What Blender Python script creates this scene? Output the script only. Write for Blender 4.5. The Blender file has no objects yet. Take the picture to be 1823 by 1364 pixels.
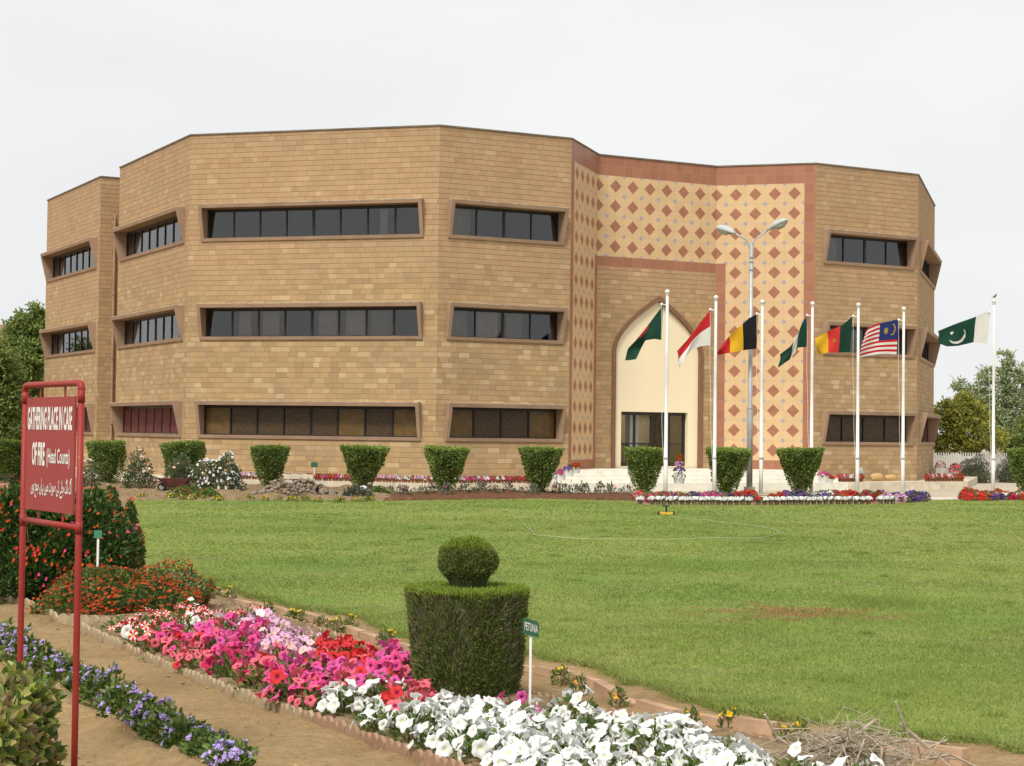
import bpy, bmesh, math, random
import numpy as np
from mathutils import Vector, Matrix
from mathutils.geometry import tessellate_polygon
rng = np.random.default_rng(7)
random.seed(7)
PI = math.pi
scene = bpy.context.scene
COL = scene.collection
A3 = lambda *a: np.array(a, float)

# ------------------------------------------------------------------ camera
FPX, PIT, ROL, CH = 3095.26, 0.027857, 0.0123622, 2.1
W0, H0 = 1823.0, 1364.0
cF = A3(0, math.cos(PIT), math.sin(PIT)); cU0 = A3(0, -math.sin(PIT), math.cos(PIT)); cX0 = A3(1, 0, 0)
cX = math.cos(ROL)*cX0 + math.sin(ROL)*cU0
cU = -math.sin(ROL)*cX0 + math.cos(ROL)*cU0
EYE = A3(0, 0, CH)
def ray(u, v): return cF + cX*(u-W0/2)/FPX + cU*(H0/2-v)/FPX
def G(u, v, z=0.0):                      # point of the photo met with the level z
    d = ray(u, v); return EYE + d*((z-CH)/d[2])
def D(u, v, Y):                          # point of the photo at depth Y
    d = ray(u, v); return EYE + d*(Y/d[1])
cam_d = bpy.data.cameras.new('camera'); cam = bpy.data.objects.new('camera', cam_d); COL.objects.link(cam)
cam_d.sensor_width = 36; cam_d.lens = 36*FPX/W0; cam_d.clip_start = 0.1; cam_d.clip_end = 5000
cam.matrix_world = Matrix(((cX[0], cU[0], -cF[0], 0), (cX[1], cU[1], -cF[1], 0), (cX[2], cU[2], -cF[2], CH), (0, 0, 0, 1)))
scene.camera = cam

# ------------------------------------------------------------------ objects
def tag(o, label=None, cat=None, group=None, kind=None):
    if label: o['label'] = label
    if cat: o['category'] = cat
    if group: o['group'] = group
    if kind: o['kind'] = kind
    return o
def thing(name, label, cat, loc=(0, 0, 0), rz=0, group=None):
    o = bpy.data.objects.new(name, None); COL.objects.link(o); o.empty_display_size = .2
    o.location = tuple(map(float, loc)); o.rotation_euler = (0, 0, rz)
    return tag(o, label, cat, group)
def link_mesh(name, me, parent=None):
    o = bpy.data.objects.new(name, me); COL.objects.link(o)
    if parent is not None: o.parent = parent
    return o
KIDS = {}
def dup(root, loc=None, rz=None, label=None, group=None, scale=None):
    r = root.copy(); COL.objects.link(r)
    if loc is not None: r.location = tuple(map(float, loc))
    if rz is not None: r.rotation_euler = (0, 0, rz)
    if scale is not None: r.scale = (scale,)*3 if np.isscalar(scale) else tuple(scale)
    if label: r['label'] = label
    if group: r['group'] = group
    for ch in KIDSOF(root):
        c = ch.copy(); COL.objects.link(c); c.parent = r
        for g in KIDSOF(ch):
            d = g.copy(); COL.objects.link(d); d.parent = c
    return r
def KIDSOF(o):
    k = KIDS.get(o.name)
    if k is None:
        k = [c for c in o.children]; KIDS[o.name] = k
    return k

class MB:
    def __init__(s): s.V = []; s.L = []; s.T = []; s.M = []; s.UV = []; s.n = 0; s.has_uv = False
    def add(s, V, F, mi=0, uv=None):
        V = np.asarray(V, float).reshape(-1, 3); s.V.append(V)
        if isinstance(F, np.ndarray):
            s.L.append((F+s.n).ravel()); s.T.append(np.full(len(F), F.shape[1])); nf = len(F)
        else:
            s.L.append(np.array([i+s.n for f in F for i in f], int)); s.T.append(np.array([len(f) for f in F], int)); nf = len(F)
        s.M.append(np.full(nf, mi) if np.isscalar(mi) else np.asarray(mi))
        nl = len(s.L[-1])
        if uv is not None: s.has_uv = True; s.UV.append(np.asarray(uv, float).reshape(nl, 2))
        else: s.UV.append(np.zeros((nl, 2)))
        s.n += len(V); return s
    def quad(s, a, b, c, d, mi=0, uv=None): return s.add([a, b, c, d], [[0, 1, 2, 3]], mi, uv)
    def box(s, lo, hi, mi=0, ax=None, org=None):
        lo = np.array(lo, float); hi = np.array(hi, float)
        V = np.array([[(hi if i & 1 else lo)[0], (hi if i & 2 else lo)[1], (hi if i & 4 else lo)[2]] for i in range(8)])
        if ax is not None: V = V @ np.array(ax)
        if org is not None: V = V+np.array(org)
        return s.add(V, [[0, 2, 3, 1], [4, 5, 7, 6], [0, 1, 5, 4], [2, 6, 7, 3], [0, 4, 6, 2], [1, 3, 7, 5]], mi)
    def hexa(s, V, mi=0):               # eight corners in the same order as box
        return s.add(V, [[0, 2, 3, 1], [4, 5, 7, 6], [0, 1, 5, 4], [2, 6, 7, 3], [0, 4, 6, 2], [1, 3, 7, 5]], mi)
    def tube(s, pts, r, n=8, mi=0, cap=True):
        pts = np.array(pts, float); m = len(pts); r = np.full(m, r) if np.isscalar(r) else np.array(r, float)
        T = np.gradient(pts, axis=0); T /= np.linalg.norm(T, axis=1)[:, None]+1e-12
        ref = A3(0, 0, 1) if abs(T[0, 2]) < .9 else A3(1, 0, 0)
        V = []
        for i in range(m):
            a = np.cross(T[i], ref); a /= np.linalg.norm(a)+1e-12; b = np.cross(T[i], a); ref = np.cross(a, T[i])
            th = np.arange(n)*2*PI/n
            V.append(pts[i]+r[i]*(np.cos(th)[:, None]*a+np.sin(th)[:, None]*b))
        F = [[i*n+k, i*n+(k+1) % n, (i+1)*n+(k+1) % n, (i+1)*n+k] for i in range(m-1) for k in range(n)]
        if cap: F += [list(range(n))[::-1], [(m-1)*n+k for k in range(n)]]
        return s.add(np.concatenate(V), F, mi)
    def lathe(s, prof, n=16, c=(0, 0, 0), mi=0):
        th = np.arange(n)*2*PI/n; V = []
        for (r, z) in prof: V.append(np.stack([c[0]+r*np.cos(th), c[1]+r*np.sin(th), np.full(n, c[2]+z)], 1))
        m = len(prof)
        F = [[i*n+k, i*n+(k+1) % n, (i+1)*n+(k+1) % n, (i+1)*n+k] for i in range(m-1) for k in range(n)]
        return s.add(np.concatenate(V), F, mi)
    def ball(s, c, r, n=10, m=6, mi=0):
        r = np.full(3, r) if np.isscalar(r) else np.array(r, float)
        V = [[0, 0, -1]]+[[math.cos(a)*math.cos(b), math.cos(a)*math.sin(b), math.sin(a)] for a in np.linspace(-PI/2, PI/2, m+1)[1:-1] for b in np.arange(n)*2*PI/n]+[[0, 0, 1]]
        F = [[0, 1+(k+1) % n, 1+k] for k in range(n)]
        F += [[1+i*n+k, 1+i*n+(k+1) % n, 1+(i+1)*n+(k+1) % n, 1+(i+1)*n+k] for i in range(m-2) for k in range(n)]
        e = 1+(m-2)*n; F += [[e+k, e+(k+1) % n, len(V)-1] for k in range(n)]
        return s.add(np.array(V)*r+np.array(c), F, mi)
    def poly(s, pts, mi=0, uv=None):    # flat polygon, any outline
        tri = tessellate_polygon([[Vector(p) for p in pts]])
        pts = np.array(pts, float); F = []
        for t in tri:
            a, b, c = pts[t[0]], pts[t[1]], pts[t[2]]
            F.append(list(t) if np.cross(b-a, c-a)[2] >= 0 else list(t)[::-1])
        return s.add(pts, F, mi)
    def leaves(s, P, Dr, L, w, mi=0, fold=.15, up=None):
        P = np.asarray(P, float); n = len(P)
        Dr = np.asarray(Dr, float); Dr = Dr/(np.linalg.norm(Dr, axis=1)[:, None]+1e-9)
        R = rng.normal(size=(n, 3)) if up is None else np.asarray(up, float)+.5*rng.normal(size=(n, 3))
        S = np.cross(Dr, R); S /= np.linalg.norm(S, axis=1)[:, None]+1e-9
        N = np.cross(S, Dr)
        L = np.broadcast_to(L, (n,))[:, None]; w = np.broadcast_to(w, (n,))[:, None]
        V = np.stack([P, P+Dr*L*.5+S*w*.5+N*fold*L, P+Dr*L, P+Dr*L*.5-S*w*.5+N*fold*L], 1).reshape(-1, 3)
        return s.add(V, np.arange(4*n).reshape(n, 4), mi)
    def oval(s, P, Dr, L, w, mi=0, fold=.12, up=None):
        P = np.asarray(P, float); n = len(P); Dr = np.asarray(Dr, float); Dr = Dr/(np.linalg.norm(Dr, axis=1)[:, None]+1e-9)
        Rv = rng.normal(size=(n, 3)) if up is None else np.asarray(up, float)+.5*rng.normal(size=(n, 3))
        S = np.cross(Dr, Rv); S /= np.linalg.norm(S, axis=1)[:, None]+1e-9; N = np.cross(S, Dr)
        L = np.broadcast_to(L, (n,))[:, None]; w = np.broadcast_to(w, (n,))[:, None]; c = -fold*L*N
        V = np.stack([P, P+Dr*L*.28+S*w*.42+N*fold*L*.6, P+Dr*L*.66+S*w*.40+N*fold*L*.35, P+Dr*L+c*.8, P+Dr*L*.66-S*w*.40+N*fold*L*.35, P+Dr*L*.28-S*w*.42+N*fold*L*.6, P+Dr*L*.5-N*fold*L*.15], 1).reshape(-1, 3)
        F = (np.arange(n)[:, None, None]*7+np.array([[0, 1, 6], [1, 2, 6], [2, 3, 6], [3, 4, 6], [4, 5, 6], [5, 0, 6]])[None]).reshape(-1, 3)
        return s.add(V, F, mi)
    def blades(s, P, Hh, w, lean=.5, mi=0):
        n = len(P); th = rng.uniform(0, 2*PI, n); S = np.stack([np.cos(th), np.sin(th), 0*th], 1)
        tip = rng.normal(size=(n, 3))*lean; tip[:, 2] = 1; tip /= np.linalg.norm(tip, axis=1)[:, None]
        Hh = np.broadcast_to(Hh, (n,))[:, None]; w = np.broadcast_to(w, (n,))[:, None]
        V = np.stack([P-S*w/2, P+S*w/2, P+tip*Hh], 1).reshape(-1, 3)
        return s.add(V, np.arange(3*n).reshape(n, 3), mi)
    def mesh(s, name, mats, smooth=False):
        me = bpy.data.meshes.new(name); V = np.concatenate(s.V); L = np.concatenate(s.L); T = np.concatenate(s.T)
        me.vertices.add(len(V)); me.vertices.foreach_set('co', V.ravel())
        me.loops.add(len(L)); me.loops.foreach_set('vertex_index', L.astype(np.int32))
        me.polygons.add(len(T)); st = np.concatenate([[0], np.cumsum(T)[:-1]])
        me.polygons.foreach_set('loop_start', st.astype(np.int32))
        me.polygons.foreach_set('loop_total', T.astype(np.int32))
        for m in (mats if isinstance(mats, (list, tuple)) else [mats]): me.materials.append(m)
        me.polygons.foreach_set('material_index', np.concatenate(s.M).astype(np.int32))
        me.polygons.foreach_set('use_smooth', np.full(len(T), bool(smooth)))
        if s.has_uv:
            u = me.uv_layers.new(name='UVMap'); u.data.foreach_set('uv', np.concatenate(s.UV).ravel())
        me.update(calc_edges=True); me.validate(); return me
    def build(s, name, mats, parent=None, smooth=False): return link_mesh(name, s.mesh(name, mats, smooth), parent)
def struct(name, mb, mats, smooth=False, kind='structure'):
    o = mb.build(name, mats, None, smooth); o['kind'] = kind; return o

# ------------------------------------------------------------------ materials
class NT:
    def __init__(s, name):
        s.m = bpy.data.materials.new(name); s.m.use_nodes = True; s.t = s.m.node_tree; s.t.nodes.clear()
        s.out = s.n('ShaderNodeOutputMaterial')
    def n(s, ty, **kw):
        x = s.t.nodes.new(ty)
        for k, v in kw.items(): setattr(x, k, v)
        return x
    def set(s, sock, v):
        if isinstance(v, bpy.types.NodeSocket): s.t.links.new(v, sock)
        elif v is not None:
            if hasattr(sock.default_value, '__len__') and not np.isscalar(v):
                v = tuple(v); sock.default_value = v+(1,)*(len(sock.default_value)-len(v))
            else: sock.default_value = v
    def math(s, op, a, b=None, c=None, clamp=False):
        x = s.n('ShaderNodeMath', operation=op, use_clamp=clamp)
        for i, v in enumerate((a, b, c)):
            if v is not None: s.set(x.inputs[i], v)
        return x.outputs[0]
    def mix(s, f, a, b, blend='MIX'):
        x = s.n('ShaderNodeMix', data_type='RGBA', blend_type=blend); s.set(x.inputs[0], f); s.set(x.inputs[6], a); s.set(x.inputs[7], b)
        return x.outputs[2]
    def ramp(s, f, stops, interp='LINEAR'):
        x = s.n('ShaderNodeValToRGB'); r = x.color_ramp; r.interpolation = interp
        while len(r.elements) < len(stops): r.elements.new(.5)
        for e, (p, c) in zip(r.elements, stops):
            e.position = p; e.color = tuple(c)+(1,) if not np.isscalar(c) else (c, c, c, 1)
        s.set(x.inputs[0], f); return x.outputs[0]
    def obj(s): return s.n('ShaderNodeTexCoord').outputs['Object']
    def noise(s, scale, vec=None, detail=3, rough=.55, dim='3D'):
        x = s.n('ShaderNodeTexNoise', noise_dimensions=dim); s.set(x.inputs['Vector'], vec if vec is not None else s.obj())
        x.inputs['Scale'].default_value = scale; x.inputs['Detail'].default_value = detail; x.inputs['Roughness'].default_value = rough
        return x.outputs[0]
    def scalev(s, vec, sc):
        x = s.n('ShaderNodeVectorMath', operation='MULTIPLY'); s.set(x.inputs[0], vec); x.inputs[1].default_value = sc; return x.outputs[0]
    def bsdf(s, col, rough=.7, spec=.3, metal=0, bump=None, bstr=.3, bdist=.02, trans=None, coat=0):
        x = s.n('ShaderNodeBsdfPrincipled'); s.set(x.inputs['Base Color'], col); s.set(x.inputs['Roughness'], rough)
        x.inputs['Specular IOR Level'].default_value = spec; s.set(x.inputs['Metallic'], metal); x.inputs['Coat Weight'].default_value = coat
        if bump is not None:
            b = s.n('ShaderNodeBump'); b.inputs['Strength'].default_value = bstr; b.inputs['Distance'].default_value = bdist
            s.set(b.inputs['Height'], bump); s.t.links.new(b.outputs[0], x.inputs['Normal'])
        sh = x.outputs[0]
        if trans is not None:
            t = s.n('ShaderNodeBsdfTranslucent'); s.set(t.inputs[0], col)
            mx = s.n('ShaderNodeMixShader'); mx.inputs[0].default_value = trans
            s.t.links.new(sh, mx.inputs[1]); s.t.links.new(t.outputs[0], mx.inputs[2]); sh = mx.outputs[0]
        s.t.links.new(sh, s.out.inputs[0]); return s.m
    def island(s): return s.n('ShaderNodeNewGeometry').outputs['Random Per Island']
    def orand(s): return s.n('ShaderNodeObjectInfo').outputs['Random']

def mplain(name, col, rough=.6, spec=.3, metal=0, var=.12, sc=6, bstr=.15, coat=0):
    t = NT(name); n = t.noise(sc, detail=5)
    c = t.mix(t.ramp(n, [(.3, 0.), (.7, 1.)]), [x*(1-var) for x in col], [min(1, x*(1+var)) for x in col])
    return t.bsdf(c, rough, spec, metal, bump=t.noise(sc*6, detail=3), bstr=bstr, bdist=.01, coat=coat)
def mleaf(name, cols, trans=.3, rough=.55, spec=.3, ovar=.25):
    t = NT(name); k = len(cols)
    c = t.ramp(t.island(), [((i+.5)/k, cc) for i, cc in enumerate(cols)])
    v = t.math('ADD', 1-ovar/2, t.math('MULTIPLY', t.orand(), ovar))
    c = t.mix(1.0, c, t.n('ShaderNodeCombineColor').outputs[0], 'MULTIPLY') if False else t.mix(1.0, c, _grey(t, v), 'MULTIPLY')
    return t.bsdf(c, rough, spec, trans=trans)
def _grey(t, v):
    x = t.n('ShaderNodeCombineColor')
    for i in range(3): t.set(x.inputs[i], v)
    return x.outputs[0]
# ------------------------------------------------------------------ light and sky
SUN_AZ = A3(-.40, -.92); SUN_AZ /= np.linalg.norm(SUN_AZ); SUN_EL = math.radians(52)
to_sun = A3(SUN_AZ[0]*math.cos(SUN_EL), SUN_AZ[1]*math.cos(SUN_EL), math.sin(SUN_EL))
sd = bpy.data.lights.new('sun', 'SUN'); sd.energy = 3.3; sd.angle = math.radians(20); sd.color = (1, .955, .88)
so = bpy.data.objects.new('sun', sd); COL.objects.link(so); so.location = (-40, -40, 60)
so.rotation_euler = Vector(tuple(to_sun)).to_track_quat('Z', 'Y').to_euler()
world = bpy.data.worlds.new('World'); scene.world = world; world.use_nodes = True
wt = world.node_tree; wt.nodes.clear()
wo = wt.nodes.new('ShaderNodeOutputWorld'); bg = wt.nodes.new('ShaderNodeBackground')
sky = wt.nodes.new('ShaderNodeTexSky'); sky.sky_type = 'NISHITA'; sky.sun_disc = False
sky.sun_elevation = SUN_EL; sky.sun_rotation = math.atan2(to_sun[0], to_sun[1]); sky.dust_density = 6
tc = wt.nodes.new('ShaderNodeTexCoord'); nz = wt.nodes.new('ShaderNodeTexNoise'); mp = wt.nodes.new('ShaderNodeMapping')
mp.inputs['Scale'].default_value = (1, 1, 2.6); wt.links.new(tc.outputs['Generated'], mp.inputs[0]); wt.links.new(mp.outputs[0], nz.inputs['Vector'])
nz.inputs['Scale'].default_value = 4.5; nz.inputs['Detail'].default_value = 7; nz.inputs['Roughness'].default_value = .5
rp = wt.nodes.new('ShaderNodeValToRGB'); wt.links.new(nz.outputs[0], rp.inputs[0])
rp.color_ramp.elements[0].position = .3; rp.color_ramp.elements[0].color = (7.75, 7.8, 7.85, 1)
rp.color_ramp.elements[1].position = .72; rp.color_ramp.elements[1].color = (8.45, 8.5, 8.45, 1)
mxs = wt.nodes.new('ShaderNodeMix'); mxs.data_type = 'RGBA'; mxs.inputs[0].default_value = .95
wt.links.new(sky.outputs[0], mxs.inputs[6]); wt.links.new(rp.outputs[0], mxs.inputs[7])
bg.inputs[1].default_value = .1; wt.links.new(mxs.outputs[2], bg.inputs[0]); wt.links.new(bg.outputs[0], wo.inputs[0])
scene.view_settings.view_transform = 'Standard'; scene.view_settings.look = 'None'; scene.view_settings.exposure = .18; scene.view_settings.gamma = 1

# ------------------------------------------------------------------ materials of the place
def m_stone():
    t = NT('sandstone_block_wall'); uv = t.n('ShaderNodeUVMap'); sp = t.n('ShaderNodeSeparateXYZ'); t.t.links.new(uv.outputs[0], sp.inputs[0])
    u, v = sp.outputs[0], sp.outputs[1]
    hh = .187
    ry = t.math('DIVIDE', v, hh); row = t.math('FLOOR', ry)
    wn = t.n('ShaderNodeTexWhiteNoise', noise_dimensions='1D'); t.set(wn.inputs['W'], row)
    rr = wn.outputs[0]
    wn2 = t.n('ShaderNodeTexWhiteNoise', noise_dimensions='1D'); t.set(wn2.inputs['W'], t.math('ADD', row, 77.3))
    x0 = t.math('ADD', t.math('DIVIDE', u, t.math('ADD', .30, t.math('MULTIPLY', rr, .12))), t.math('MULTIPLY', wn2.outputs[0], 9.))
    # uneven block lengths
    x = t.math('ADD', x0, t.math('MULTIPLY', t.math('SINE', t.math('ADD', t.math('MULTIPLY', x0, 2.4), t.math('MULTIPLY', row, 1.7))), .17))
    col = t.math('FLOOR', x)
    cv = t.n('ShaderNodeCombineXYZ'); t.set(cv.inputs[0], col); t.set(cv.inputs[1], row)
    w3 = t.n('ShaderNodeTexWhiteNoise', noise_dimensions='2D'); t.set(w3.inputs['Vector'], cv.outputs[0])
    rnd = w3.outputs[0]
    lo = t.ramp(rnd, [(0, (.33, .215, .105)), (.25, (.38, .250, .118)), (.5, (.42, .275, .128)), (.68, (.45, .285, .125)), (.80, (.40, .275, .145)), (.93, (.50, .35, .18)), (1, (.54, .40, .235))])
    hi = t.ramp(rnd, [(0, (.375, .225, .118)), (.2, (.415, .255, .128)), (.45, (.44, .272, .140)), (.7, (.43, .280, .135)), (.95, (.465, .295, .155)), (1, (.52, .35, .19))])
    big = t.noise(.35, uv.outputs[0], 4)
    hmask = t.math('ADD', t.math('MULTIPLY', t.math('SUBTRACT', v, 6.9), .9), t.math('MULTIPLY', t.math('SUBTRACT', big, .5), 1.2), clamp=True)
    c = t.mix(hmask, lo, hi)
    st = t.noise(1.3, t.scalev(uv.outputs[0], (1, .35, 1)), 5)
    c = t.mix(t.math('MULTIPLY', t.ramp(st, [(.35, 0.), (.75, 1.)]), .30), c, (.30, .20, .095))
    fine = t.noise(38, uv.outputs[0], 3)
    c = t.mix(t.math('MULTIPLY', fine, .22), c, (.30, .18, .08))
    # weathered dark run at the very top and below the sills
    top = t.math('MULTIPLY', t.math('SUBTRACT', v, 12.0), t.math('MULTIPLY', t.noise(2.2, t.scalev(uv.outputs[0], (1, .12, 1)), 4), .45), clamp=True)
    c = t.mix(top, c, (.25, .17, .10))
    pt = t.noise(.55, uv.outputs[0], 5, .6); c = t.mix(t.math('MULTIPLY', t.ramp(pt, [(.48, 0.), (.68, 1.)]), .38), c, (.31, .225, .115))
    sk = t.noise(3.2, t.scalev(uv.outputs[0], (1, .05, 1)), 3); c = t.mix(t.math('MULTIPLY', t.ramp(sk, [(.55, 0.), (.75, 1.)]), .22), c, (.27, .185, .10))
    fx = t.math('FRACT', x); fy = t.math('FRACT', ry)
    jn = t.noise(5, uv.outputs[0], 3)
    jy = t.math('LESS_THAN', fy, t.math('ADD', .03, t.math('MULTIPLY', jn, .12)))
    jx = t.math('LESS_THAN', fx, .035)
    light_j = t.ramp(t.noise(.9, uv.outputs[0], 2), [(.55, (.17, .115, .055)), (.75, (.42, .33, .20))])
    c = t.mix(t.math('MULTIPLY', jy, .85), c, t.mix(hmask, (.21, .145, .07), (.165, .095, .045)))
    c = t.mix(t.math('MULTIPLY', jx, .5), c, light_j)
    bmp = t.math('ADD', t.math('MULTIPLY', t.math('SUBTRACT', 1., t.math('MAXIMUM', jx, jy)), 1.), t.math('ADD', t.math('MULTIPLY', rnd, .5), t.math('MULTIPLY', fine, .5)))
    hs = t.n('ShaderNodeHueSaturation'); hs.inputs['Saturation'].default_value = .93; hs.inputs['Value'].default_value = 1.02; t.set(hs.inputs['Color'], c); c = hs.outputs[0]
    return t.bsdf(c, .85, .2, bump=bmp, bstr=.45, bdist=.012)
M = {}
M['stone'] = m_stone()
def m_tile(pattern):
    t = NT('diamond_tile' if pattern else 'terracotta_tile'); uv = t.n('ShaderNodeUVMap'); sp = t.n('ShaderNodeSeparateXYZ'); t.t.links.new(uv.outputs[0], sp.inputs[0])
    u, v = sp.outputs[0], sp.outputs[1]
    hu = t.math('MULTIPLY', u, 2.); hv = t.math('MULTIPLY', v, 2.)
    cv = t.n('ShaderNodeCombineXYZ'); t.set(cv.inputs[0], t.math('FLOOR', hu)); t.set(cv.inputs[1], t.math('FLOOR', hv))
    wn = t.n('ShaderNodeTexWhiteNoise', noise_dimensions='2D'); t.set(wn.inputs['Vector'], cv.outputs[0]); r = wn.outputs[0]
    n = t.noise(3, uv.outputs[0], 5)
    red = t.mix(r, (.285, .122, .066), (.345, .152, .086)); red = t.mix(t.math('MULTIPLY', n, .35), red, (.32, .15, .09))
    g = t.math('MAXIMUM', t.math('LESS_THAN', t.math('FRACT', t.math('ADD', hu, .02)), .04), t.math('LESS_THAN', t.math('FRACT', t.math('ADD', hv, .02)), .04))
    if pattern:
        cream = t.mix(r, (.57, .395, .215), (.63, .44, .245)); cream = t.mix(t.math('MULTIPLY', n, .35), cream, (.51, .35, .185))
        du = t.math('ABSOLUTE', t.math('SUBTRACT', t.math('FRACT', t.math('ADD', u, .5)), .5))
        dv = t.math('ABSOLUTE', t.math('SUBTRACT', t.math('FRACT', v), .5))
        dia = t.math('LESS_THAN', t.math('ADD', du, dv), .325)
        eu = t.math('SUBTRACT', .5, du); ev = t.math('SUBTRACT', .5, dv)
        dist = t.math('SQRT', t.math('ADD', t.math('POWER', eu, 2.), t.math('POWER', ev, 2.)))
        med = t.math('LESS_THAN', dist, .112); inn = t.math('LESS_THAN', t.math('ABSOLUTE', t.math('SUBTRACT', dist, .065)), .028)
        ang = t.math('GREATER_THAN', t.math('SINE', t.math('MULTIPLY', t.math('ARCTAN2', eu, ev), 6.)), .2)
        c = t.mix(t.math('MULTIPLY', g, .55), cream, (.44, .32, .19))
        c = t.mix(dia, c, red)
        mc = t.mix(inn, t.mix(ang, (.50, .42, .34), (.36, .33, .33)), (.31, .29, .31))
        c = t.mix(med, c, mc)
    else:
        c = t.mix(t.math('MULTIPLY', g, .5), red, (.46, .25, .14))
    return t.bsdf(c, .45, .35, bump=t.math('SUBTRACT', 1., g), bstr=.2, bdist=.005)
M['tile'] = m_tile(True); M['redtile'] = m_tile(False)
M['hood'] = mplain('brown_painted_concrete', (.335, .225, .150), .75, .25, var=.14, sc=1.5)
M['hoodtop'] = mplain('weathered_hood_top', (.42, .34, .24), .9, .1, var=.35, sc=5)
M['coping'] = mplain('dark_coping', (.17, .14, .11), .8, .2, var=.3, sc=2)
M['alu'] = mplain('dark_bronze_window_metal', (.022, .018, .016), .45, .4)
M['trim'] = mplain('brown_arch_trim', (.20, .105, .06), .6, .3)
M['cream'] = mplain('cream_plaster', (.78, .68, .48), .8, .2, var=.035, sc=.7, bstr=.08)
M['marble'] = mplain('white_marble_steps', (.72, .69, .60), .6, .3, var=.12, sc=2.5)
M['kerb'] = mplain('pale_concrete', (.57, .51, .39), .9, .15, var=.22, sc=2.2, bstr=.4)
M['road'] = mplain('pale_road_concrete', (.44, .38, .29), .9, .15, var=.14, sc=.8, bstr=.3)
M['white'] = mplain('white_paint', (.74, .74, .71), .4, .4, var=.05)
M['polewhite'] = mplain('pole_white_paint', (.64, .635, .60), .5, .35, var=.10, sc=1.4)
M['lobbywall'] = mplain('lobby_wall_paint', (.72, .64, .44), .8, .2)
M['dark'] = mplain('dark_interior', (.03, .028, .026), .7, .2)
M['galv'] = mplain('galvanised_grey_steel', (.40, .41, .42), .45, .4, metal=.35, var=.1)
M['lampbody'] = mplain('lamp_cast_alloy', (.40, .43, .42), .45, .4, var=.08)
M['lens'] = mplain('lamp_glass_cover', (.40, .41, .33), .15, .5, var=.08)
M['terracotta'] = mplain('terracotta_pot', (.23, .095, .055), .85, .2, var=.2, sc=9)
M['potgreen'] = mplain('weathered_pot', (.16, .15, .075), .9, .15, var=.35, sc=12)
M['roofgrey'] = mplain('roof_screed', (.35, .32, .28), .9, .1)
def m_glass(name, tint, refl):
    t = NT(name); tr = t.n('ShaderNodeBsdfTransparent'); t.set(tr.inputs[0], tint)
    gl = t.n('ShaderNodeBsdfGlossy'); gl.inputs['Roughness'].default_value = .03; t.set(gl.inputs[0], (.92, .93, .95))
    b = t.n('ShaderNodeBump'); b.inputs['Strength'].default_value = .05; b.inputs['Distance'].default_value = .02; t.set(b.inputs['Height'], t.noise(.9, detail=2)); t.t.links.new(b.outputs[0], gl.inputs['Normal'])
    fr = t.n('ShaderNodeFresnel'); fr.inputs[0].default_value = refl
    mx = t.n('ShaderNodeMixShader'); t.t.links.new(fr.outputs[0], mx.inputs[0]); t.t.links.new(tr.outputs[0], mx.inputs[1]); t.t.links.new(gl.outputs[0], mx.inputs[2])
    t.t.links.new(mx.outputs[0], t.out.inputs[0]); return t.m
M['glass'] = m_glass('tinted_window_glass', (.58, .57, .54), 1.86)
M['doorglass'] = m_glass('clear_door_glass', (.88, .89, .86), 1.28)
M['groundglass'] = m_glass('clear_ground_floor_glass', (.86, .86, .84), 1.25)
M['curtain'] = mplain('pale_curtain', (.68, .58, .53), .9, .1, var=.15, sc=3)
M['curtain2'] = mplain('olive_curtain', (.44, .40, .27), .9, .1, var=.15, sc=3)
M['board'] = mplain('yellow_brown_board', (.27, .17, .06), .8, .2, var=.2, sc=4)
def m_lattice():
    t = NT('red_lattice_grille'); uv = t.n('ShaderNodeUVMap'); v = t.n('ShaderNodeTexVoronoi'); v.inputs['Scale'].default_value = 24; t.t.links.new(uv.outputs[0], v.inputs['Vector'])
    k = t.ramp(v.outputs['Distance'], [(.30, 0.), (.42, 1.)])
    c = t.mix(k, (.05, .034, .022), (.17, .105, .055)); return t.bsdf(c, .8, .2)
M['lattice'] = m_lattice()
M['redshade'] = mplain('dark_red_shutter', (.17, .055, .048), .8, .2, var=.3, sc=8)
# ------------------------------------------------------------------ the building
P = [A3(*q) for q in [(-22.334, 82.952), (-17.841, 74.756), (-16.05, 75.80), (-16.432, 72.128), (-11.959, 63.838), (-2.66, 61.149), (2.083, 63.56), (3.248, 67.158), (8.15, 69.799), (11.94, 68.688), (16.628, 71.331), (19.653, 80.978), (15.4, 89.3), (-12, 100)]]
ZR, ZP, ZB = 12.853, .28, .72            # roof, pavement, porch level
class Facet:
    def __init__(s, a, b):
        s.A = P[a] if not hasattr(a, '__len__') else A3(*a); s.B = P[b] if not hasattr(b, '__len__') else A3(*b)
        e = s.B-s.A; s.L = float(np.hypot(*e)); s.e = e/s.L; s.n = A3(s.e[1], -s.e[0])
    def p(s, t, z, off=0.): q = s.A+s.e*t+s.n*off; return A3(q[0], q[1], z)
    def hit(s, u, v):
        d = ray(u, v); k = (s.n@s.A)/(s.n@d[:2]); q = EYE+d*k; return float((q[:2]-s.A)@s.e), float(q[2])
    def box(s, mb, t0, t1, z0, z1, o0, o1, mi=0):     # a box in facet axes
        mb.hexa([s.p(t, z, o) for z in (z0, z1) for o in (o0, o1) for t in (t0, t1)], mi); return mb
    def rect(s, mb, t0, t1, z0, z1, off=0, mi=0, uv=None):
        mb.quad(s.p(t0, z0, off), s.p(t1, z0, off), s.p(t1, z1, off), s.p(t0, z1, off), mi, uv or [(t0, z0), (t1, z0), (t1, z1), (t0, z1)])
ROWS = [(1.73, 3.06), (5.31, 6.60), (8.92, 10.25)]
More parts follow.
